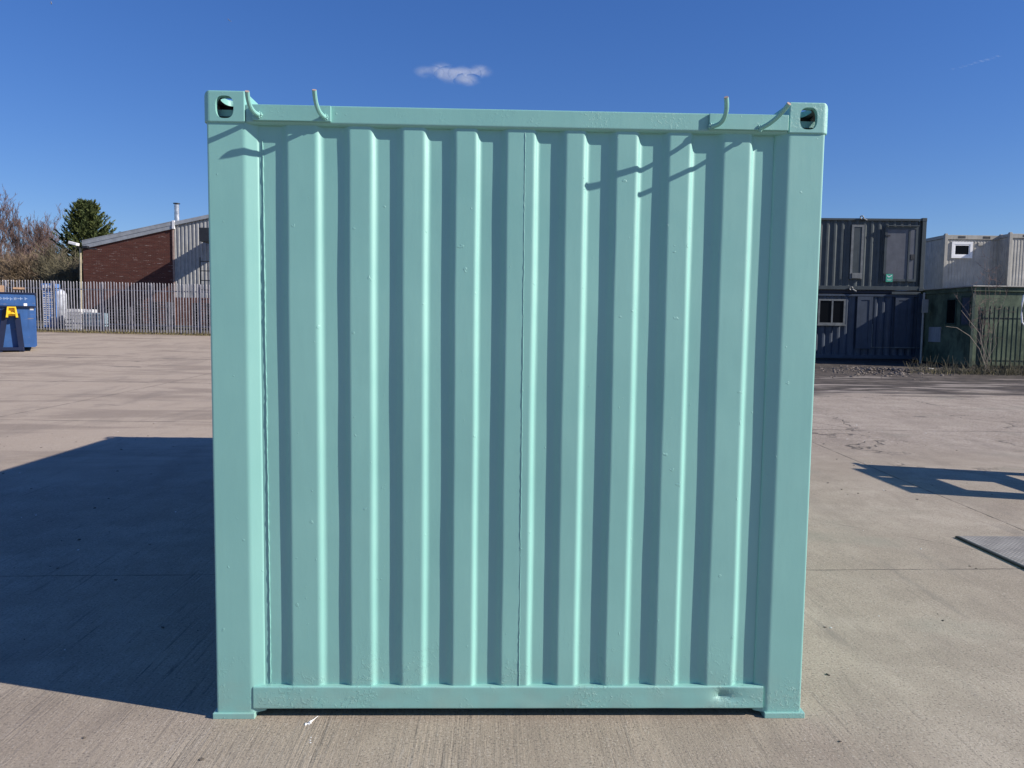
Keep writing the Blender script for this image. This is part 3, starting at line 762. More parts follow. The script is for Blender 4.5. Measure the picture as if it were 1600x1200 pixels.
# ------------------------------------------------------------------ hook lift skip on the left
sk0 = at(18, 556, 24.0)
SKY = 24.0; SZ = gz(sk0.x, SKY)
sk = empty('hook_lift_skip', (sk0.x, SKY, SZ), math.atan2(CAM.x-sk0.x, SKY-CAM.y)); tag(sk, 'open topped blue skip with a yellow lifting hook at the left edge', 'skip')
def skp(px, py, dep=0.0): return hit(px, py, sk, dep)
xr = skp(54.5, 500)[0]; xl = -xr - .35
zr = skp(30, 457)[1]; zb = .16
zband = skp(30, 478)[1]
MB().box(xl, xr, 0, .08, zb, zband).build('front_wall', M_BLUE, sk)
MB().box(xl-.02, xr+.01, -.05, .08, zband+.001, zr-.05, .006).build('upper_panel', M_BLUE, sk)
MB().box(xl-.05, xr+.03, -.09, .10, zr-.049, zr, .008).build('rim', M_BLUED, sk)
MB().box(xl-.05, xr+.07, -.09, .06, zband-.05, zband-.001, .006).build('rib', M_BLUED, sk)
MB().box(xr-.06, xr, .081, 5.4, zb, zr-.05).build('side_wall', M_BLUE, sk); MB().box(xl, xl+.06, .081, 5.4, zb, zr-.05).build('side_wall', M_BLUE, sk)
MB().box(xl+.061, xr-.061, 5.3, 5.4, zb, zr-.05).build('back_wall', M_BLUE, sk); MB().box(xl+.061, xr-.061, .081, 5.29, zb, zb+.08).build('floor', M_BLUE, sk)
MB().box(xr-.03, xr+.07, .101, 5.4, zr-.07, zr).build('rim', M_BLUED, sk); MB().box(xl-.07, xl+.03, .101, 5.4, zr-.07, zr).build('rim', M_BLUED, sk)
for y in (1.2, 2.4, 3.6, 4.8): MB().box(xr+.001, xr+.07, y, y+.1, zb, zr-.08).build('side_rib', M_BLUE, sk)
def legbar(xa, za, xb, zb_, nm):
    A = Vector((xa, 0, za)); B = Vector((xb, 0, zb_)); d = (B-A).normalized(); n = Vector((d.z, 0, -d.x))*.085
    pts = [((A+n).x, (A+n).z), ((B+n).x, (B+n).z), ((B-n).x, (B-n).z), ((A-n).x, (A-n).z)]
    return MB().prism(pts, 'y', -.17, -.051).build(nm, M_BLUED, sk)
a1 = skp(26.5, 490, -.1); a2 = skp(34.5, 549, -.1); 
legbar(a1[0], a1[1], a2[0], a2[1], 'frame_leg')
a1m = skp(9, 482, -.1); a2m = skp(-1, 552, -.1)
legbar(a1m[0], a1m[1], a2m[0], a2m[1], 'frame_leg')
MB().box(a2m[0], a2[0]+.05, -.20, .3, .05, .16, .01).build('skid', M_BLUED, sk)
for x in (a2m[0]+.05, a2[0]-.1): MB().box(x, x+.12, .31, 5.3, .04, .158).build('skid', M_BLUED, sk)
for x in (a2m[0]+.1, a2[0]-.05):
    b = MB(); b.tube([(x-.12, .05, .075), (x+.12, .05, .075)], .085, 14); b.build('roller', M_DARK, sk)
# yellow hook housing: a bent plate open in front with a bar in it
hx0, hz0 = skp(10, 479, -.2); hx1, hz1 = skp(27, 496, -.2)
hk = MB(); tk = .04
hk.prism([(hx0+.02, hz0), (hx1-.03, hz0), (hx1-.03-tk, hz0-tk), (hx0+.02+tk, hz0-tk)], 'y', -.32, -.171)
hk.prism([(hx0+.02, hz0), (hx0+.02+tk, hz0-tk), (hx0+tk, hz1), (hx0-.03, hz1)], 'y', -.32, -.171)
hk.prism([(hx1-.03, hz0), (hx1+.03, hz1), (hx1-tk, hz1), (hx1-.03-tk, hz0-tk)], 'y', -.32, -.171)
hk.box(hx0+tk, hx1-tk, -.19, -.171, hz1+.05, hz0-tk)
hook = hk.build('hook', M_YEL, sk)
b = MB(); b.tube([(hx0+.02, -.27, hz1+.12), ((hx0+hx1)/2, -.28, hz1+.14), (hx1-.02, -.27, hz1+.12)], .035, 10); b.build('hook_bar', M_YEL, hook)
for q in ((37, 42.5, 474, 478), (46.5, 52.5, 481, 484.5)):
    x0, x1, z0, z1 = rect(sk, q[0], q[1], q[2], q[3], -.06)
    yd = -.054 if q[2] < 476 else -.006
    st_ = MB().box(x0, x1, yd, yd+.003, z0, z1).build('sticker', M_WHITE, sk)
rng = random.Random(3); b = MB()                          # chalky unreadable writing rubbed on the upper panel
for q in (3, 5.5, 8, 10.5, 13, 18, 24, 26.5, 29, 31.5, 34, 41):
    xx, zq = skp(q, 466.5+rng.uniform(-.5, .5), -.06)
    b.box(xx-.045, xx+.03, -.0535, -.0515, zq-.012, zq+.012)
    if rng.random() < .6: b.box(xx-.045, xx-.025, -.0545, -.0536, zq-.05, zq+.05)
b.build('writing', simple('chalky_blue', (0.22, 0.30, 0.46), 0.7), sk)
for q, lab in (((-6, 7, 446, 459), 'light brown board sticking up from the skip at the left edge'), ((20, 38.5, 449, 459), 'flat brown board on top of the skip beside the fence')):
    x0, x1, z0, z1 = rect(sk, q[0], q[1], q[2], q[3], .5)
    o = MB().box(x0, x1, .3, 1.3, z1-.07, z1, .006) if q[0] > 0 else MB().box(x0, x1, .3, .36, z0-.5, z1, .01)
    o = o.build('board', M_CARD); o.matrix_basis = sk.matrix_basis.copy()
    if q[0] > 0:
        oo = MB()
    tag(o, lab, 'board')

# ------------------------------------------------------------------ brick building on the left
BY = 45.0
bl = empty('brick_building', (at(128, 520, BY).x, BY, gz(-25, BY))); tag(bl, 'dark red brick and grey clad industrial building behind the palisade fence', 'building')
def bp(px, py, dep=0.0): return hit(px, py, bl, dep)
xa, za = bp(129, 386); xb, zb_ = bp(271, 353)
MB().prism([(xa, -.3), (xb-.001, -.3), (xb-.001, zb_), (xa, za)], 'y', 0, .30).build('brick_wall', M_BRICK, bl)
MB().prism([(xa+.3, za+.05), (xa+.3, -.3), (xa, -.3), (xa, za)], 'y', .301, 12).build('brick_wall', M_BRICK, bl)
sl_ = (zb_-za)/(xb-xa)
xe, _ = bp(520, 350)
zc = zb_ + sl_*(xe-xb)*.9
# ribbed grey cladding to the right
prof = []; x = xb
while x < xe:
    for dx, dy in ((0, 0), (.10, 0), (.13, .045), (.20, .045)): prof.append((x+dx, dy))
    x += .23
b = MB(); b.grid(lambda i, j: (prof[i][0], .02+prof[i][1], 1.6 if j == 0 else zb_ + sl_*.9*(prof[i][0]-xb)), len(prof)-1, 1); b.build('clad_wall', M_CLAD, bl)
MB().prism([(xb, -.3), (xe, -.3), (xe, 1.6), (xb, 1.6)], 'y', .0, .25).build('plinth_wall', M_BRICK, bl)
MB().box(xb-.07, xb+.02, -.05, -.001, -.2, zb_).build('corner_trim', simple('brick_edge', (.30, .21, .18), .8), bl)
# sloping roof with deep fascia
x0r, z0r = bp(128, 376, -.1); x1r, z1r = bp(269, 346, -.1); x0b, z0b = bp(128, 389, -.1); x1b, z1b = bp(269, 357.5, -.1)
rf = MB(); rf.prism([(x0r, z0r+.02), (x1r, z1r+.02), (x1r, z1r-.02), (x0r, z0r-.02)], 'y', -.12, 12.0); rf = rf.build('roof', M_FASC, bl)
MB().prism([(x0r, z0r-.021), (x1r, z1r-.021), (x1r, (z1r+z1b)/2), (x0r, (z0r+z0b)/2)], 'y', -.11, -.03).build('gutter', M_FASC, rf)
MB().prism([(x0r, (z0r+z0b)/2-.001), (x1r, (z1r+z1b)/2-.001), (x1r, z1b), (x0r, z0b)], 'y', -.09, -.005).build('fascia', M_FASC, rf)
MB().box(x1r+.001, x1r+.13, -.14, -.0, z1b, z1r+.06).build('verge_cap', M_WHITE, rf)
x2, z2 = bp(270, 349); x3 = xe; z3 = z2 + sl_*.9*(x3-x2)
MB().prism([(x2+.15, z2-.12), (x3, z3-.12), (x3, z3+.1), (x2+.15, z2+.1)], 'y', -.10, 12.0).build('roof', M_FASC, bl)
MB().box(xe-.3, xe, .31, 12, -.3, z3-.13).build('side_wall', M_CLAD, bl)
cx, cz = bp(276.5, 345, 1.0); _, ct = bp(276.5, 320, 1.0)
b = MB(); b.tube([(cx, 1.0, cz-.8), (cx, 1.0, ct)], .15, 16); fl = b.build('flue', simple('bright_flue', (.52, .53, .54), .3, .75), bl)
b = MB(); b.tube([(cx, 1.0, ct+.05), (cx, 1.0, ct+.10)], [.20, .20], 16); b.tube([(cx, 1, ct-.02), (cx, 1, ct+.06)], .06, 8); b.build('flue_cap', M_DARK, fl)
# projecting canopy box that shades the walls, mostly hidden
x4, z4 = bp(311, 355.5, -3.0); _, z5 = bp(311, 377, -3.0)
MB().box(x4, x4+1.0, -3.0, -.001, z5, z4, .01).build('canopy', M_DARK, bl)
MB().box(x4+.82, x4+.98, -2.95, -2.8, -.2, z5-.001).build('canopy_post', M_DARK, bl)

# ladder standing in front of the cladding
la = at(312.5, 402, 42.5); lb = at(330, 402, 42.5); zl0 = gz(la.x, 42.5)
ld = empty('ladder', (la.x, 42.5, zl0)); tag(ld, 'steel access ladder beside the grey cladding, half hidden by the green container', 'ladder')
for x in (0, lb.x-la.x): MB().tube([(x, 0, 0), (x, 0, la.z-zl0)], .035, 8).build('rail', M_DARK, ld)
k = 1
while k*.55 < la.z-zl0: MB().tube([(0, 0, k*.55), (lb.x-la.x, 0, k*.55)], .028, 6).build('rung', M_DARK, ld); k += 1

# floodlight pole
pp0 = at(125.5, 388, 43.0); fz = gz(pp0.x, 43)
fp = empty('floodlight_pole', (pp0.x, 43.0, fz)); tag(fp, 'slim pale pole with a floodlight at the left corner of the brick building', 'light pole')
MB().tube([(-.10, 0, 0), (0, 0, pp0.z-fz)], [.075, .06], 10).build('pole', M_WOOD, fp)
MB().tube([(-.45, 0, pp0.z-fz+.02), (.95, 0, pp0.z-fz-.03)], .035, 6).build('cross_arm', M_DARK, fp)
b = MB(); b.box(-.60, -.12, -.25, .12, 0, .16, .02, Matrix.Translation(Vector((0, 0, pp0.z-fz+.10))) @ Matrix.Rotation(R_(14), 4, 'Y')); b.build('lamp', M_WHITE, fp)
MB().box(.2, .5, -.2, .05, pp0.z-fz, pp0.z-fz+.14, .02).build('lamp', M_DARK, fp)

# ------------------------------------------------------------------ goods behind the left fence
def onground(px, Y): 
    p = at(px, 500, Y); return Vector((p.x, Y, gz(p.x, Y)))
p0 = onground(67.5, 38.5); p1 = onground(84, 38.5)
hh = at(75, 443, 38.5).z - p0.z
o = empty('goods_or_shade_stack', p0); tag(o, 'tall blue and white wrapped column standing behind the fence near the skip', 'wrapped stack')
wd = p1.x-p0.x
MB().box(0, wd, 0, .6, .05, hh-.35, .02).build('wrapped_body', M_BLUEW, o); MB().box(-.05, wd+.05, -.05, .65, hh-.349, hh, .03).build('cover', M_BLUEW, o)
b = MB(); rng = random.Random(7)
for i in range(17):
    for j in range(3):
        if rng.random() < .8: b.box(.05+j*wd/3, .05+(j+.7)*wd/3, -.012, -.001, .2+i*.115, .2+i*.115+rng.uniform(.04, .075))
b.build('white_bands', M_WHITE, o)
b = MB()
for i in range(5): b.box(.05+i*.13, .13+i*.13, -.066, -.051, hh-.3+rng.uniform(0, .1), hh-.12+rng.uniform(0, .1))
b.build('white_marks', M_WHITE, o)
# white curved tank
p0 = onground(88, 39.2); R0 = (at(105, 470, 39.2).x - at(86, 470, 39.2).x)/2
cxp = onground(95, 39.2); zt = at(95, 452, 39.2).z - cxp.z
b = MB(); prof = [(R0, 0), (R0, zt-R0)] + [(R0*math.cos(a), zt-R0+R0*math.sin(a)) for a in [k*math.pi/16 for k in range(1, 8)]]
n = 24
rings = [[b.bm.verts.new((r_*math.cos(2*math.pi*k/n), r_*math.sin(2*math.pi*k/n), z_)) for k in range(n)] for r_, z_ in prof]
for a, c in zip(rings, rings[1:]):
    for k in range(n): b.bm.faces.new((a[k], a[(k+1) % n], c[(k+1) % n], c[k]))
b.bm.faces.new(rings[-1]); b.bm.faces.new(rings[0][::-1])
o = b.build('storage_tank', simple('dull_white_plastic', (.42, .44, .48), .5), smooth=True); o.location = cxp; tag(o, 'round topped dull white tank behind the fence beside the blue column', 'tank')
# white plastic crates: three stacks of crates
def crate_mesh(wd, dp, ht):
    b = MB()
    for k in range(5):
        z_ = k*ht/5
        b.box(0, wd, 0, .02, z_, z_+ht*.11); b.box(0, wd, dp-.02, dp, z_, z_+ht*.11); b.box(0, .02, .021, dp-.021, z_, z_+ht*.11); b.box(wd-.02, wd, .021, dp-.021, z_, z_+ht*.11)
    for x in (0, wd/2, wd-.04):
        b.box(x+.005, x+.035, .003, .017, .002, ht*.9); b.box(x+.005, x+.035, dp-.017, dp-.003, .002, ht*.9)
    b.box(.021, wd-.021, .021, dp-.021, .003, .02); return b
c0 = onground(101.5, 38.2); c1 = onground(126.5, 38.2)
top_z = at(110, 482, 38.2).z - c0.z
nc = 6; ch = top_z/nc; cw = (c1.x-c0.x)/2
proto = crate_mesh(cw-.03, .6, ch*.97).build('plastic_crate', M_WHITE)
names = ['bottom', 'second from bottom', 'third from bottom', 'fourth from bottom', 'second from top', 'topmost']
for s in range(2):
    for k in range(nc):
        o = proto if (s == 0 and k == 0) else proto.copy()
        if o is not proto: col.objects.link(o)
        o.location = c0 + Vector((s*cw, random.Random(s*9+k).uniform(-.03, .03), k*ch))
        tag(o, 'white slatted plastic crate, %s in the %s stack behind the fence' % (names[k], ('left', 'right')[s]), 'crate', 'white crates stacked behind the fence')
o = proto.copy(); col.objects.link(o); o.location = onground(127, 38.2) + Vector((0, .3, top_z-ch)); 
o.location.z = onground(127, 38.2).z + top_z - ch
# a grey blue bulk container under the projecting crate
q0 = onground(127, 38.3); q1 = onground(159, 38.3)
ib = empty('bulk_tank', q0); tag(ib, 'pale blue grey bulk tank in a cage right of the white crates', 'tank')
ht = top_z-ch-.01
MB().box(.03, q1.x-q0.x-.03, .03, .97, .13, ht-.02, .05).build('bottle', M_IBC, ib)
b = MB(); L_ = q1.x-q0.x
for k in range(6): b.box(k*(L_-.025)/5, k*(L_-.025)/5+.025, 0, .025, .12, ht)
for k in range(4): b.box(0, L_, -.004, .0, .2+k*(ht-.3)/3, .225+k*(ht-.3)/3)
b.build('cage', M_GALV, ib); MB().box(0, L_, .03, .97, 0, .12).build('pallet', M_SHAD, ib)
tag(o, 'white slatted plastic crate resting on the pale blue bulk tank', 'crate', 'white crates stacked behind the fence')
# added dark stacks standing in for the shade further along the fence
for i, (qa, qb, ptop, lab) in enumerate(((163, 203, 476, 'added dark stack standing in for shade behind the fence, left of the other dark stack'), (206, 262, 468, 'added dark stack standing in for shade behind the middle of the fence'), (300, 345, 470, 'added dark stack standing in for shade by the ladder beside the green container'))):
    a0 = onground(qa, 39.0+.4*i); a1 = onground(qb, 39.0+.4*i); tz = at(qa, ptop, 39.0+.4*i).z - a0.z
    r = empty('goods_or_shade_stack', a0); tag(r, lab, 'pallet stack', 'added dark shade stacks behind the fence')
    n = int(tz/.15); L_ = a1.x-a0.x
    for k in range(n):
        b = MB(); z_ = k*.15; ox = random.Random(i*31+k).uniform(-.04, .04)
        b.box(ox, L_+ox, 0, 1.0, z_+.118, z_+.148); b.box(ox, L_+ox, 0, 1.0, z_+.001, z_+.02)
        for x in (0, .5, 1.0): b.box(ox+x*(L_-.12), ox+x*(L_-.12)+.12, .01, .99, z_+.0205, z_+.1175)
        b.build('pallet', M_SHAD, r)

# ------------------------------------------------------------------ trees and scrub
def twig_tree(seed, H, spread_, trunk_r, levels, nb, up=.55, minr=.012):
    """returns (trunk MB, crown MB); branches are tapered three-sided tubes"""
    rng = random.Random(seed); tr, cr = MB(), MB()
    def grow(p, d, L, r, lv):
        n = 5 if lv < 2 else 3; pts, rr = [p.copy()], [r]; q = p.copy(); dd = d.copy()
        for k in range(n):
            dd = (dd + Vector((rng.gauss(0, .13), rng.gauss(0, .13), rng.gauss(.05, .08)))).normalized()
            q = q + dd*(L/n); pts.append(q.copy()); rr.append(max(minr*.6, r*(1-.75*(k+1)/n)))
        (tr if lv == 0 else cr).tube(pts, rr, 6 if lv == 0 else (4 if lv == 1 else 3), lv < 2)
        if lv >= levels: return
        m_ = nb[min(lv, len(nb)-1)]
        for k in range(m_):
            f = rng.uniform(.22 if lv == 0 else .12, 1.0); i = min(n-1, int(f*n)); u = f*n-i
            bp_ = pts[i].lerp(pts[i+1], u); br = max(minr, rr[i]*(1-u)+rr[i+1]*u)
            a = rng.uniform(0, 2*math.pi); side = Vector((math.cos(a), math.sin(a), 0))
            base_d = (pts[i+1]-pts[i]).normalized()
            nd = (base_d*up + side*spread_*rng.uniform(.5, 1.1) + Vector((0, 0, .28))).normalized()
            grow(bp_, nd, L*rng.uniform(.30, .55)*(1.1-.45*f if lv == 0 else 1), max(minr, br*.55), lv+1)
    grow(Vector((0, 0, -.1)), Vector((rng.gauss(0, .04), rng.gauss(0, .04), 1)), H, trunk_r, 0)
    return tr, cr
def put_tree(name, px, pytop, Y, seed, label, cat, twig, spread_=.7, tr_=.16, levels=4, nb=(26, 8, 6, 4), minr=.018, group=None, up=.55):
    t_ = at(px, pytop, Y); z0 = gz(t_.x, Y)
    r = empty(name, (t_.x, Y, z0)); tag(r, label, cat, group)
    a, c = twig_tree(seed, (t_.z-z0)*.80, spread_*.85, tr_, levels, nb, up, minr*.6)
    a.build('trunk', M_BARK, r); c.build('crown', twig, r)
    return r
put_tree('bare_tree', -2, 306, 60, 1, 'tall bare leafless tree at the far left edge', 'tree', M_TWIG_P, .55, .20, 4, (22, 7, 5, 3), .02)
put_tree('bare_tree', 41, 338, 64, 2, 'bare upright leafless tree left of the middle bare tree', 'tree', M_TWIG_P, .42, .16, 4, (26, 8, 5, 3), .02)
put_tree('bare_tree', 60, 352, 66, 3, 'smaller bare tree between two taller bare trees', 'tree', M_TWIG_P, .6, .14, 4, (24, 7, 5, 3), .02)
put_tree('bare_tree', 76, 340, 65, 5, 'bare reddish brown tree next to the dark conifer', 'tree', M_TWIG_P, .6, .15, 4, (26, 8, 5, 3), .02)
put_tree('bare_tree', 93, 346, 70, 6, 'bare tree partly behind the left flank of the conifer', 'tree', M_TWIG_P, .7, .15, 4, (24, 7, 5, 3), .02)
put_tree('bare_tree', 18, 352, 68, 8, 'thin bare tree in the gap near the left edge', 'tree', M_TWIG_P, .6, .13, 4, (22, 7, 5, 3), .02)
def shrub(px, pytop, Y, seed, label, twig, group, n=16, wid=1.6):
    rng = random.Random(seed); t_ = at(px, pytop, Y); z0 = gz(t_.x, Y); H = t_.z-z0
    r = empty('shrub', (t_.x, Y, z0)); tag(r, label, 'shrub', group)
    st, cr = MB(), MB()
    for k in range(n):
        a = rng.uniform(0, 2*math.pi); rad = rng.uniform(.1, 1); h = H*rng.uniform(.6, 1.0)*(1-.25*rad)
        b0 = Vector((math.cos(a)*rad*.5, math.sin(a)*rad*.4, -.05)); tip = Vector((math.cos(a)*rad*wid, math.sin(a)*rad*wid*.7, h))
        pts = [b0.lerp(tip, f) + Vector((rng.gauss(0, .06), rng.gauss(0, .06), .35*math.sin(f*math.pi))) for f in [i/6 for i in range(7)]]
        st.tube(pts, [.045*(1-.8*i/6) for i in range(7)], 4)
        for j in range(34):
            f = rng.uniform(.15, 1); i = min(5, int(f*6)); p = pts[i].lerp(pts[i+1], f*6-i)
            d = Vector((rng.gauss(0, .6), rng.gauss(0, .6), rng.uniform(.2, 1.1))).normalized(); L = rng.uniform(.4, 1.1)
            p2 = p + d*L*.5 + Vector((rng.gauss(0, .05), rng.gauss(0, .05), 0)); p3 = p + d*L + Vector((rng.gauss(0, .1), rng.gauss(0, .1), .08))
            cr.tube([p, p2, p3], [.016, .012, .007], 3, False)
            for q in range(3):
                d2 = (d + Vector((rng.gauss(0, .6), rng.gauss(0, .6), rng.gauss(.2, .4)))).normalized()
                cr.tube([p2, p2 + d2*rng.uniform(.2, .55)], [.010, .006], 3, False)
    st.build('stems', M_BARK, r); cr.build('twigs', twig, r); return r
for k, (px, py, Y) in enumerate(((3, 392, 50), (24, 385, 51), (43, 388, 50), (60, 384, 52))):
    shrub(px, py, Y, 20+k, 'straw brown leafless shrub in the scrub behind the fence at the far left', M_TWIG_Y, 'straw brown shrubs behind the fence')
for k, (px, py, Y) in enumerate(((78, 374, 51), (93, 382, 49.5), (108, 388, 48.5), (118, 396, 47.5))):
    shrub(px, py, Y, 40+k, 'olive leafless shrub in the scrub left of the brick building', M_TWIG_O, 'olive shrubs beside the brick building', 18)
# the tangled undergrowth behind reads as one mass
rng = random.Random(77); b = MB()
for k in range(7500):
    Y = rng.uniform(54, 62); px = rng.uniform(-70, 150)
    base = at(px, 500, Y); z0 = gz(base.x, Y)
    hmax = 4.1 + 1.2*mnoise.noise(Vector((base.x*.35, 0, 2))) + .5*mnoise.noise(Vector((base.x*1.3, 0, 5)))
    zz_ = z0 + hmax*rng.random()**.7
    p = Vector((base.x, Y, zz_)); d = Vector((rng.gauss(0, .5), rng.gauss(0, .4), rng.uniform(.2, 1.2))).normalized()
    L = rng.uniform(.6, 1.5)
    b.tube([p-d*L*.5, p+Vector((rng.gauss(0, .06), 0, 0)), p+d*L*.5], [.020, .016, .008], 3, False)
ug = b.build('undergrowth', M_TWIG_P); tag(ug, 'tangled brown winter undergrowth below the bare trees', 'undergrowth', None, 'stuff')

def conifer(px, pytop, pyb, halfpx, Y, seed):
    rng = random.Random(seed); t_ = at(px, pytop, Y); z0 = gz(t_.x, Y); H = t_.z-z0
    Rm = (at(px+halfpx, 380, Y).x - at(px, 380, Y).x)
    r = empty('conifer_tree', (t_.x, Y, z0)); tag(r, 'dark green conifer rising behind the left end of the brick building', 'tree')
    tr, cr = MB(), MB()
    tr.tube([(0, 0, -.1), (.05, 0, H*.5), (0, .05, H*.97)], [.26, .17, .03], 8)
    for k in range(560):
        f = rng.random()**.85; h = H*(.22+.77*f)
        g_ = (1-f)
        rad = Rm*min(1.0, .16 + 1.45*g_**.72)*rng.uniform(.62, 1.10)
        a = rng.uniform(0, 2*math.pi); out = Vector((math.cos(a), math.sin(a), 0))
        rise = .25 + .75*f
        p0 = Vector((0, 0, h - rad*rise*.5)); pts = []
        for i in range(7):
            u = i/6; pts.append(p0 + out*rad*u + Vector((0, 0, rad*(rise*.75*u*u + .05*u))) + Vector((rng.gauss(0, .02), rng.gauss(0, .02), 0)))
        cr.tube(pts, [.03*(1-.8*i/6) for i in range(7)], 3, False)
        for j in range(30):
            u = .30 + .70*rng.random()**.8; i = min(5, int(u*6)); p = pts[i].lerp(pts[i+1], u*6-i)
            d = (pts[i+1]-pts[i]).normalized(); s = d.cross(Vector((0, 0, 1))).normalized()
            q = (d*rng.uniform(.4, 1.0) + s*rng.choice((-1, 1))*rng.uniform(.1, .9) + Vector((0, 0, rng.uniform(-.25, .45)))).normalized()
            L = rng.uniform(.18, .42); wv_ = q.cross(Vector((rng.gauss(0, 1), rng.gauss(0, 1), rng.gauss(0, 1)))).normalized()*rng.uniform(.025, .06)
            cr.face(p-wv_*.5, p+q*L*.5-wv_, p+q*L, p+q*L*.5+wv_)
    tr.build('trunk', M_BARK, r); cr.build('crown', M_LEAF, r, keep=True)
conifer(135, 315, 400, 46, 57, 9)

# bare sapling by the green fence
def sapling():
    p = at(1543, 577, 21.0); z0 = gz(p.x, 21.0)
    r = empty('sapling', (p.x, 21.0, z0)); tag(r, 'leafless pale sapling growing at the end of the green fence', 'sapling')
    rng = random.Random(5); st, tw = MB(), MB()
    tips = [(1537, 425), (1545, 402), (1556, 430), (1516, 440), (1574, 452), (1500, 470), (1528, 470)]
    for px, py in tips:
        t_ = at(px, py, 21.0 + rng.uniform(-.3, .3)) - Vector((p.x, 21.0, z0))
        pts = [Vector((rng.gauss(0, .08), rng.gauss(0, .05), -.03)).lerp(t_, f) + Vector((rng.gauss(0, .03), 0, .25*math.sin(f*math.pi))) for f in [i/7 for i in range(8)]]
        st.tube(pts, [.007*(1-.8*i/7)+.0015 for i in range(8)], 5)
        for j in range(13):
            f = rng.uniform(.25, 1); i = min(6, int(f*7)); q = pts[i].lerp(pts[i+1], f*7-i)
            d = Vector((rng.gauss(0, .8), rng.gauss(0, .5), rng.uniform(-.1, 1))).normalized(); L = rng.uniform(.15, .55)
            q2 = q+d*L*.5; q3 = q+d*L+Vector((0, 0, .05)); tw.tube([q, q2, q3], [.0042, .0035, .002], 3, False)
            for _ in range(2): tw.tube([q2, q2+(d+Vector((rng.gauss(0, .7), 0, rng.gauss(0, .7)))).normalized()*.2], [.004, .003], 3, False)
    st.build('stems', M_TWIG_L, r); tw.build('twigs', M_TWIG_P, r)
    # arching bramble cane
    b = MB(); pts = [at(x_, y_, 20.9) for x_, y_ in ((1478, 510), (1495, 512), (1515, 525), (1530, 545), (1541, 577))]
    b.tube(pts, [.006, .009, .011, .012, .013], 5); b.tube([at(1502, 485, 20.9), at(1516, 503, 20.9), at(1530, 520, 20.9), at(1539, 560, 20.9)], [.006, .009, .010, .012], 5)
    o = b.build('bramble', M_TWIG_L); tag(o, 'arching pale bramble canes reaching left from the green fence end', 'bramble')
sapling()
# white bent pipe on the right edge
b = MB(); pts = [at(x_, y_, 21.0) for x_, y_ in ((1604, 459), (1599.5, 462), (1597, 475), (1596, 492), (1597, 504), (1602, 510), (1612, 510))]
b.tube(pts, .025, 8); o = b.build('pipe', M_WHITE); tag(o, 'white bent pipe hooked on the green fence at the right edge', 'pipe')

# ------------------------------------------------------------------ small stuff on the ground
def lump(b, p, r, rng, flat=.6):
    k = bmesh.ops.create_icosphere(b.bm, subdivisions=1, radius=1)
    rot = Matrix.Rotation(rng.uniform(0, 6.28), 4, 'Z') @ Matrix.Rotation(rng.uniform(-.5, .5), 4, 'X')
    S = Matrix.Diagonal((r*rng.uniform(.7, 1.4), r*rng.uniform(.6, 1.1), r*flat*rng.uniform(.6, 1.2), 1))
    for v in k['verts']:
        v.co = v.co*(1+rng.uniform(-.22, .22)); v.co = (Matrix.Translation(p) @ rot @ S) @ v.co
rng = random.Random(21); b = MB()
for k in range(520):
    px = rng.uniform(1262, 1520); c0_ = rng.choice((1300, 1375, 1385, 1470)); px = px*.35 + (c0_+rng.gauss(0, 26))*.65
    Y = 21.6 + rng.gauss(0, 1.1); p = at(px, 575, Y); z0 = gz(p.x, Y)
    hp = .12*math.exp(-((px-1380)/40)**2-((Y-21.4)/.9)**2)
    lump(b, Vector((p.x, Y, z0+hp*rng.random())), rng.choice((.012, .02, .03, .045, .07))*rng.uniform(.7, 1.2), rng)
o = b.build('rubble', M_STONE); tag(o, 'broken stones and rubble strewn before the stacked containers', 'rubble', None, 'stuff')
rng = random.Random(22); b = MB()
for k in range(4600):
    if rng.random() < .80:
        f = rng.random(); P = A0.lerp(A1, f); x = P.x+rng.gauss(0, .1); y = P.y + rng.gauss(-.25, .35); hgt = rng.uniform(.04, .20)
    else:
        q = pg0 + Vector((rng.uniform(-2.0, 8), rng.gauss(-.15, .3), 0)); x, y = q.x, q.y; hgt = rng.uniform(.05, .26)
    z0 = gz(x, y)-.01; a = rng.uniform(0, 6.28); wv_ = rng.uniform(.006, .018); dx, dy = math.cos(a)*wv_, math.sin(a)*wv_
    lx, ly = rng.gauss(0, .08), rng.gauss(0, .06)
    b.face((x-dx, y-dy, z0), (x+dx, y+dy, z0), (x+dx*.4+lx*.6, y+ly*.6, z0+hgt*.7), (x+lx, y+ly, z0+hgt), (x-dx*.4+lx*.6, y+ly*.6, z0+hgt*.7))
o = b.build('dry_grass', M_GRASS, keep=True); tag(o, 'dry yellow grass and weeds along the foot of both fences', 'grass', None, 'stuff')
rng = random.Random(31); b = MB()
for k in range(800):
    x = pg0.x + rng.gauss(.9, 1.3) if rng.random() < .6 else pg0.x + rng.uniform(-2.5, 3.5); y = 21.0 + rng.gauss(0, .25); z0 = gz(x, y)
    h = abs(rng.gauss(0, .45)) + .05; d = Vector((rng.gauss(0, .7), rng.gauss(0, .4), rng.uniform(.1, 1))).normalized(); L = rng.uniform(.12, .4)
    L *= 1.4; p = Vector((x, y, z0-.01)); d.z = abs(d.z)+.25; b.tube([p, p+d*L*.5+Vector((0, 0, .03)), p+d*L], [.005, .004, .0025], 3, False)
o = b.build('scrub', M_TWIG_O); tag(o, 'dead brown scrub tangled along the foot of the green fence', 'scrub', None, 'stuff')
M_LITTER = simple('dark_grit', (0.09, 0.075, 0.06), 0.9, var=0.5, scale=30)
rng = random.Random(23); b = MB()
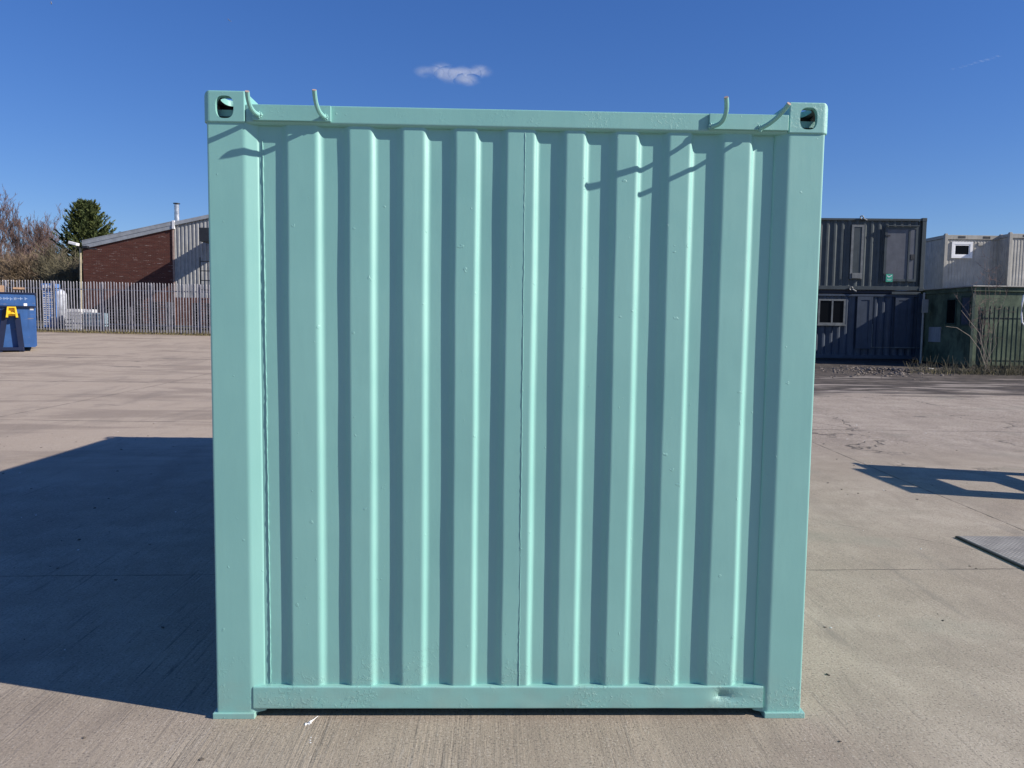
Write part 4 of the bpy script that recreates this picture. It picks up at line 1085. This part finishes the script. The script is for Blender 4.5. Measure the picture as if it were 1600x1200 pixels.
for k in range(420):
    x = rng.uniform(-6, 7.5); y = rng.uniform(-1.6, 9)
    if -.2 < x < 2.6 and y > -.15: continue
    lump(b, Vector((x, y, gz(x, y)+.002)), rng.choice((.004, .006, .008, .012)) * rng.uniform(.7, 1.3), rng, .4)
o = b.build('grit', M_LITTER); tag(o, 'dark crumbs of grit and leaf scattered over the concrete', 'grit', None, 'stuff')
rng = random.Random(24); b = MB()
for k in range(220):
    x = rng.uniform(-6, 9); y = rng.uniform(-1.5, 14)
    if -.2 < x < 2.6 and y > -.15: continue
    lump(b, Vector((x, y, gz(x, y)+.002)), rng.choice((.003, .005, .008)) * rng.uniform(.7, 1.4), rng, .4)
o = b.build('pale_chips', M_WHITE); tag(o, 'pale flecks and chips scattered over the concrete', 'chips', None, 'stuff')
def gp(px, py):
    d = ray(px, py); t_ = -CAM.z/d.z; p = CAM+d*t_; p.z = gz(p.x, p.y); return p
b = MB(); rng = random.Random(8)
c0_ = gp(483, 1131); t0 = gp(497, 1120)
b.tube([c0_+Vector((0, 0, .002)), (c0_+t0)/2+Vector((0, 0, .002)), t0+Vector((0, 0, .002))], [.006, .002, .0012], 6)
for k in range(7): lump(b, c0_+Vector((rng.gauss(0, .009), rng.gauss(0, .007), .001)), rng.uniform(.005, .009), rng, .35)
for k in range(4): lump(b, gp(485+rng.gauss(0, 1.5), 1158+rng.gauss(0, 4))+Vector((0, 0, .001)), rng.uniform(.002, .004), rng, .35)
o = b.build('bird_dropping', M_WHITE); tag(o, 'white splash with a thin tail on the concrete before the container', 'splash')
o = MB().tube([at(1452, 562, 22.6), at(1459, 563, 22.6)], .03, 6).build('offcut', M_WHITE); o_p = at(1455, 562, 22.6)
tag(o, 'short white offcut lying in the shade at the foot of the container stack', 'offcut')
for v in o.data.vertices: v.co.z += gz(o_p.x, 22.6)+.03 - o_p.z

# ------------------------------------------------------------------ sky things: cloud, contrail, birds
def cloud(name, pts, label, dens, scale, seed):
    """soft volume: ellipsoids along a path merged into one mesh, wispy density from noise"""
    b = MB()
    for p, rx, ry, rz in pts:
        k = bmesh.ops.create_icosphere(b.bm, subdivisions=3, radius=1)
        for v in k['verts']: v.co = Vector((v.co.x*rx, v.co.y*ry, v.co.z*rz)) + p
    t = NT(name+'_vapour'); p = t.wpos()
    f = None
    for c_, rx, ry, rz in pts:                            # soft fall-off inside every ellipsoid
        d = t.n('VectorMath', {0: p, 1: tuple(c_)}, operation='SUBTRACT').outputs[0]
        d = t.n('VectorMath', {0: d, 1: (1/rx, 1/ry, 1/rz)}, operation='MULTIPLY').outputs[0]
        q = t.ramp(t.n('VectorMath', {0: d}, operation='LENGTH').outputs['Value'], 1.0, 0.15)
        f = q if f is None else t.math('ADD', f, q, clamp=True)
    n = t.noise(t.scale(p, 1, 1, 1.7), scale, 6, 0.62, 0.6)
    dn = t.math('MULTIPLY', t.math('MULTIPLY', f, t.ramp(n, 0.34, 0.66)), dens)
    v = t.n('VolumePrincipled', {'Color': (1, 1, 1, 1), 'Density': dn, 'Anisotropy': 0.2})
    t.t.links.new(v.outputs[0], t.out.inputs['Volume'])
    o = b.build(name, t.m); tag(o, label, 'cloud'); return o
CY = 600.0
def cp(px, py, rx, rz): return (at(px, py, CY), rx, 14.0, rz)
cloud('cloud', [cp(668, 113, 13, 4.2), cp(690, 111, 13, 7.0), cp(708, 119, 15, 6.6), cp(726, 115, 13, 6.0), cp(748, 112, 13, 4.5), cp(732, 126, 12, 3.8)],
      'small white wispy cloud in the blue sky above the container', 0.062, 0.075, 1)
a, c = at(1490, 108, 1500), at(1560, 88, 1500)
n = 9
cloud('contrail', [(a.lerp(c, k/(n-1)), 9.5, 3.0, 3.0) for k in range(n)], 'faint thin white vapour trail at the upper right of the sky', 0.03, .05, 2)
def gull(px, py, Y, s, label, tilt):
    b = MB(); P = at(px, py, Y)
    b.tube([(0, -.22, 0), (0, -.12, .0), (0, .02, .01), (0, .2, 0), (0, .30, .0)], [.012, .045, .06, .035, .02], 8)
    for sx in (-1, 1):
        pr = [(0, -.06, 0), (sx*.25, -.10, .10), (sx*.55, .05, .06), (sx*.28, .06, .10), (0, .10, .0)]
        up_ = [b.bm.verts.new((x, y, z+.03)) for x, y, z in pr]; dn = [b.bm.verts.new((x, y, z+.015)) for x, y, z in pr]
        b.bm.faces.new(up_); b.bm.faces.new(dn[::-1])
        for k in range(5): b.bm.faces.new((up_[k], dn[k], dn[(k+1) % 5], up_[(k+1) % 5]))
    o = b.build('bird', simple('gull_grey', (.32, .32, .33), .7)); o.matrix_basis = Matrix.Translation(P) @ Matrix.Rotation(tilt, 4, 'Z') @ Matrix.Rotation(.5, 4, 'Y') @ Matrix.Scale(s, 4)
    tag(o, label, 'bird')
gull(358, 32, 130, .75, 'tiny flying bird in the sky above the left corner of the container', .6)
gull(80, 5, 130, .75, 'tiny flying bird at the very top left of the sky', 2.0)
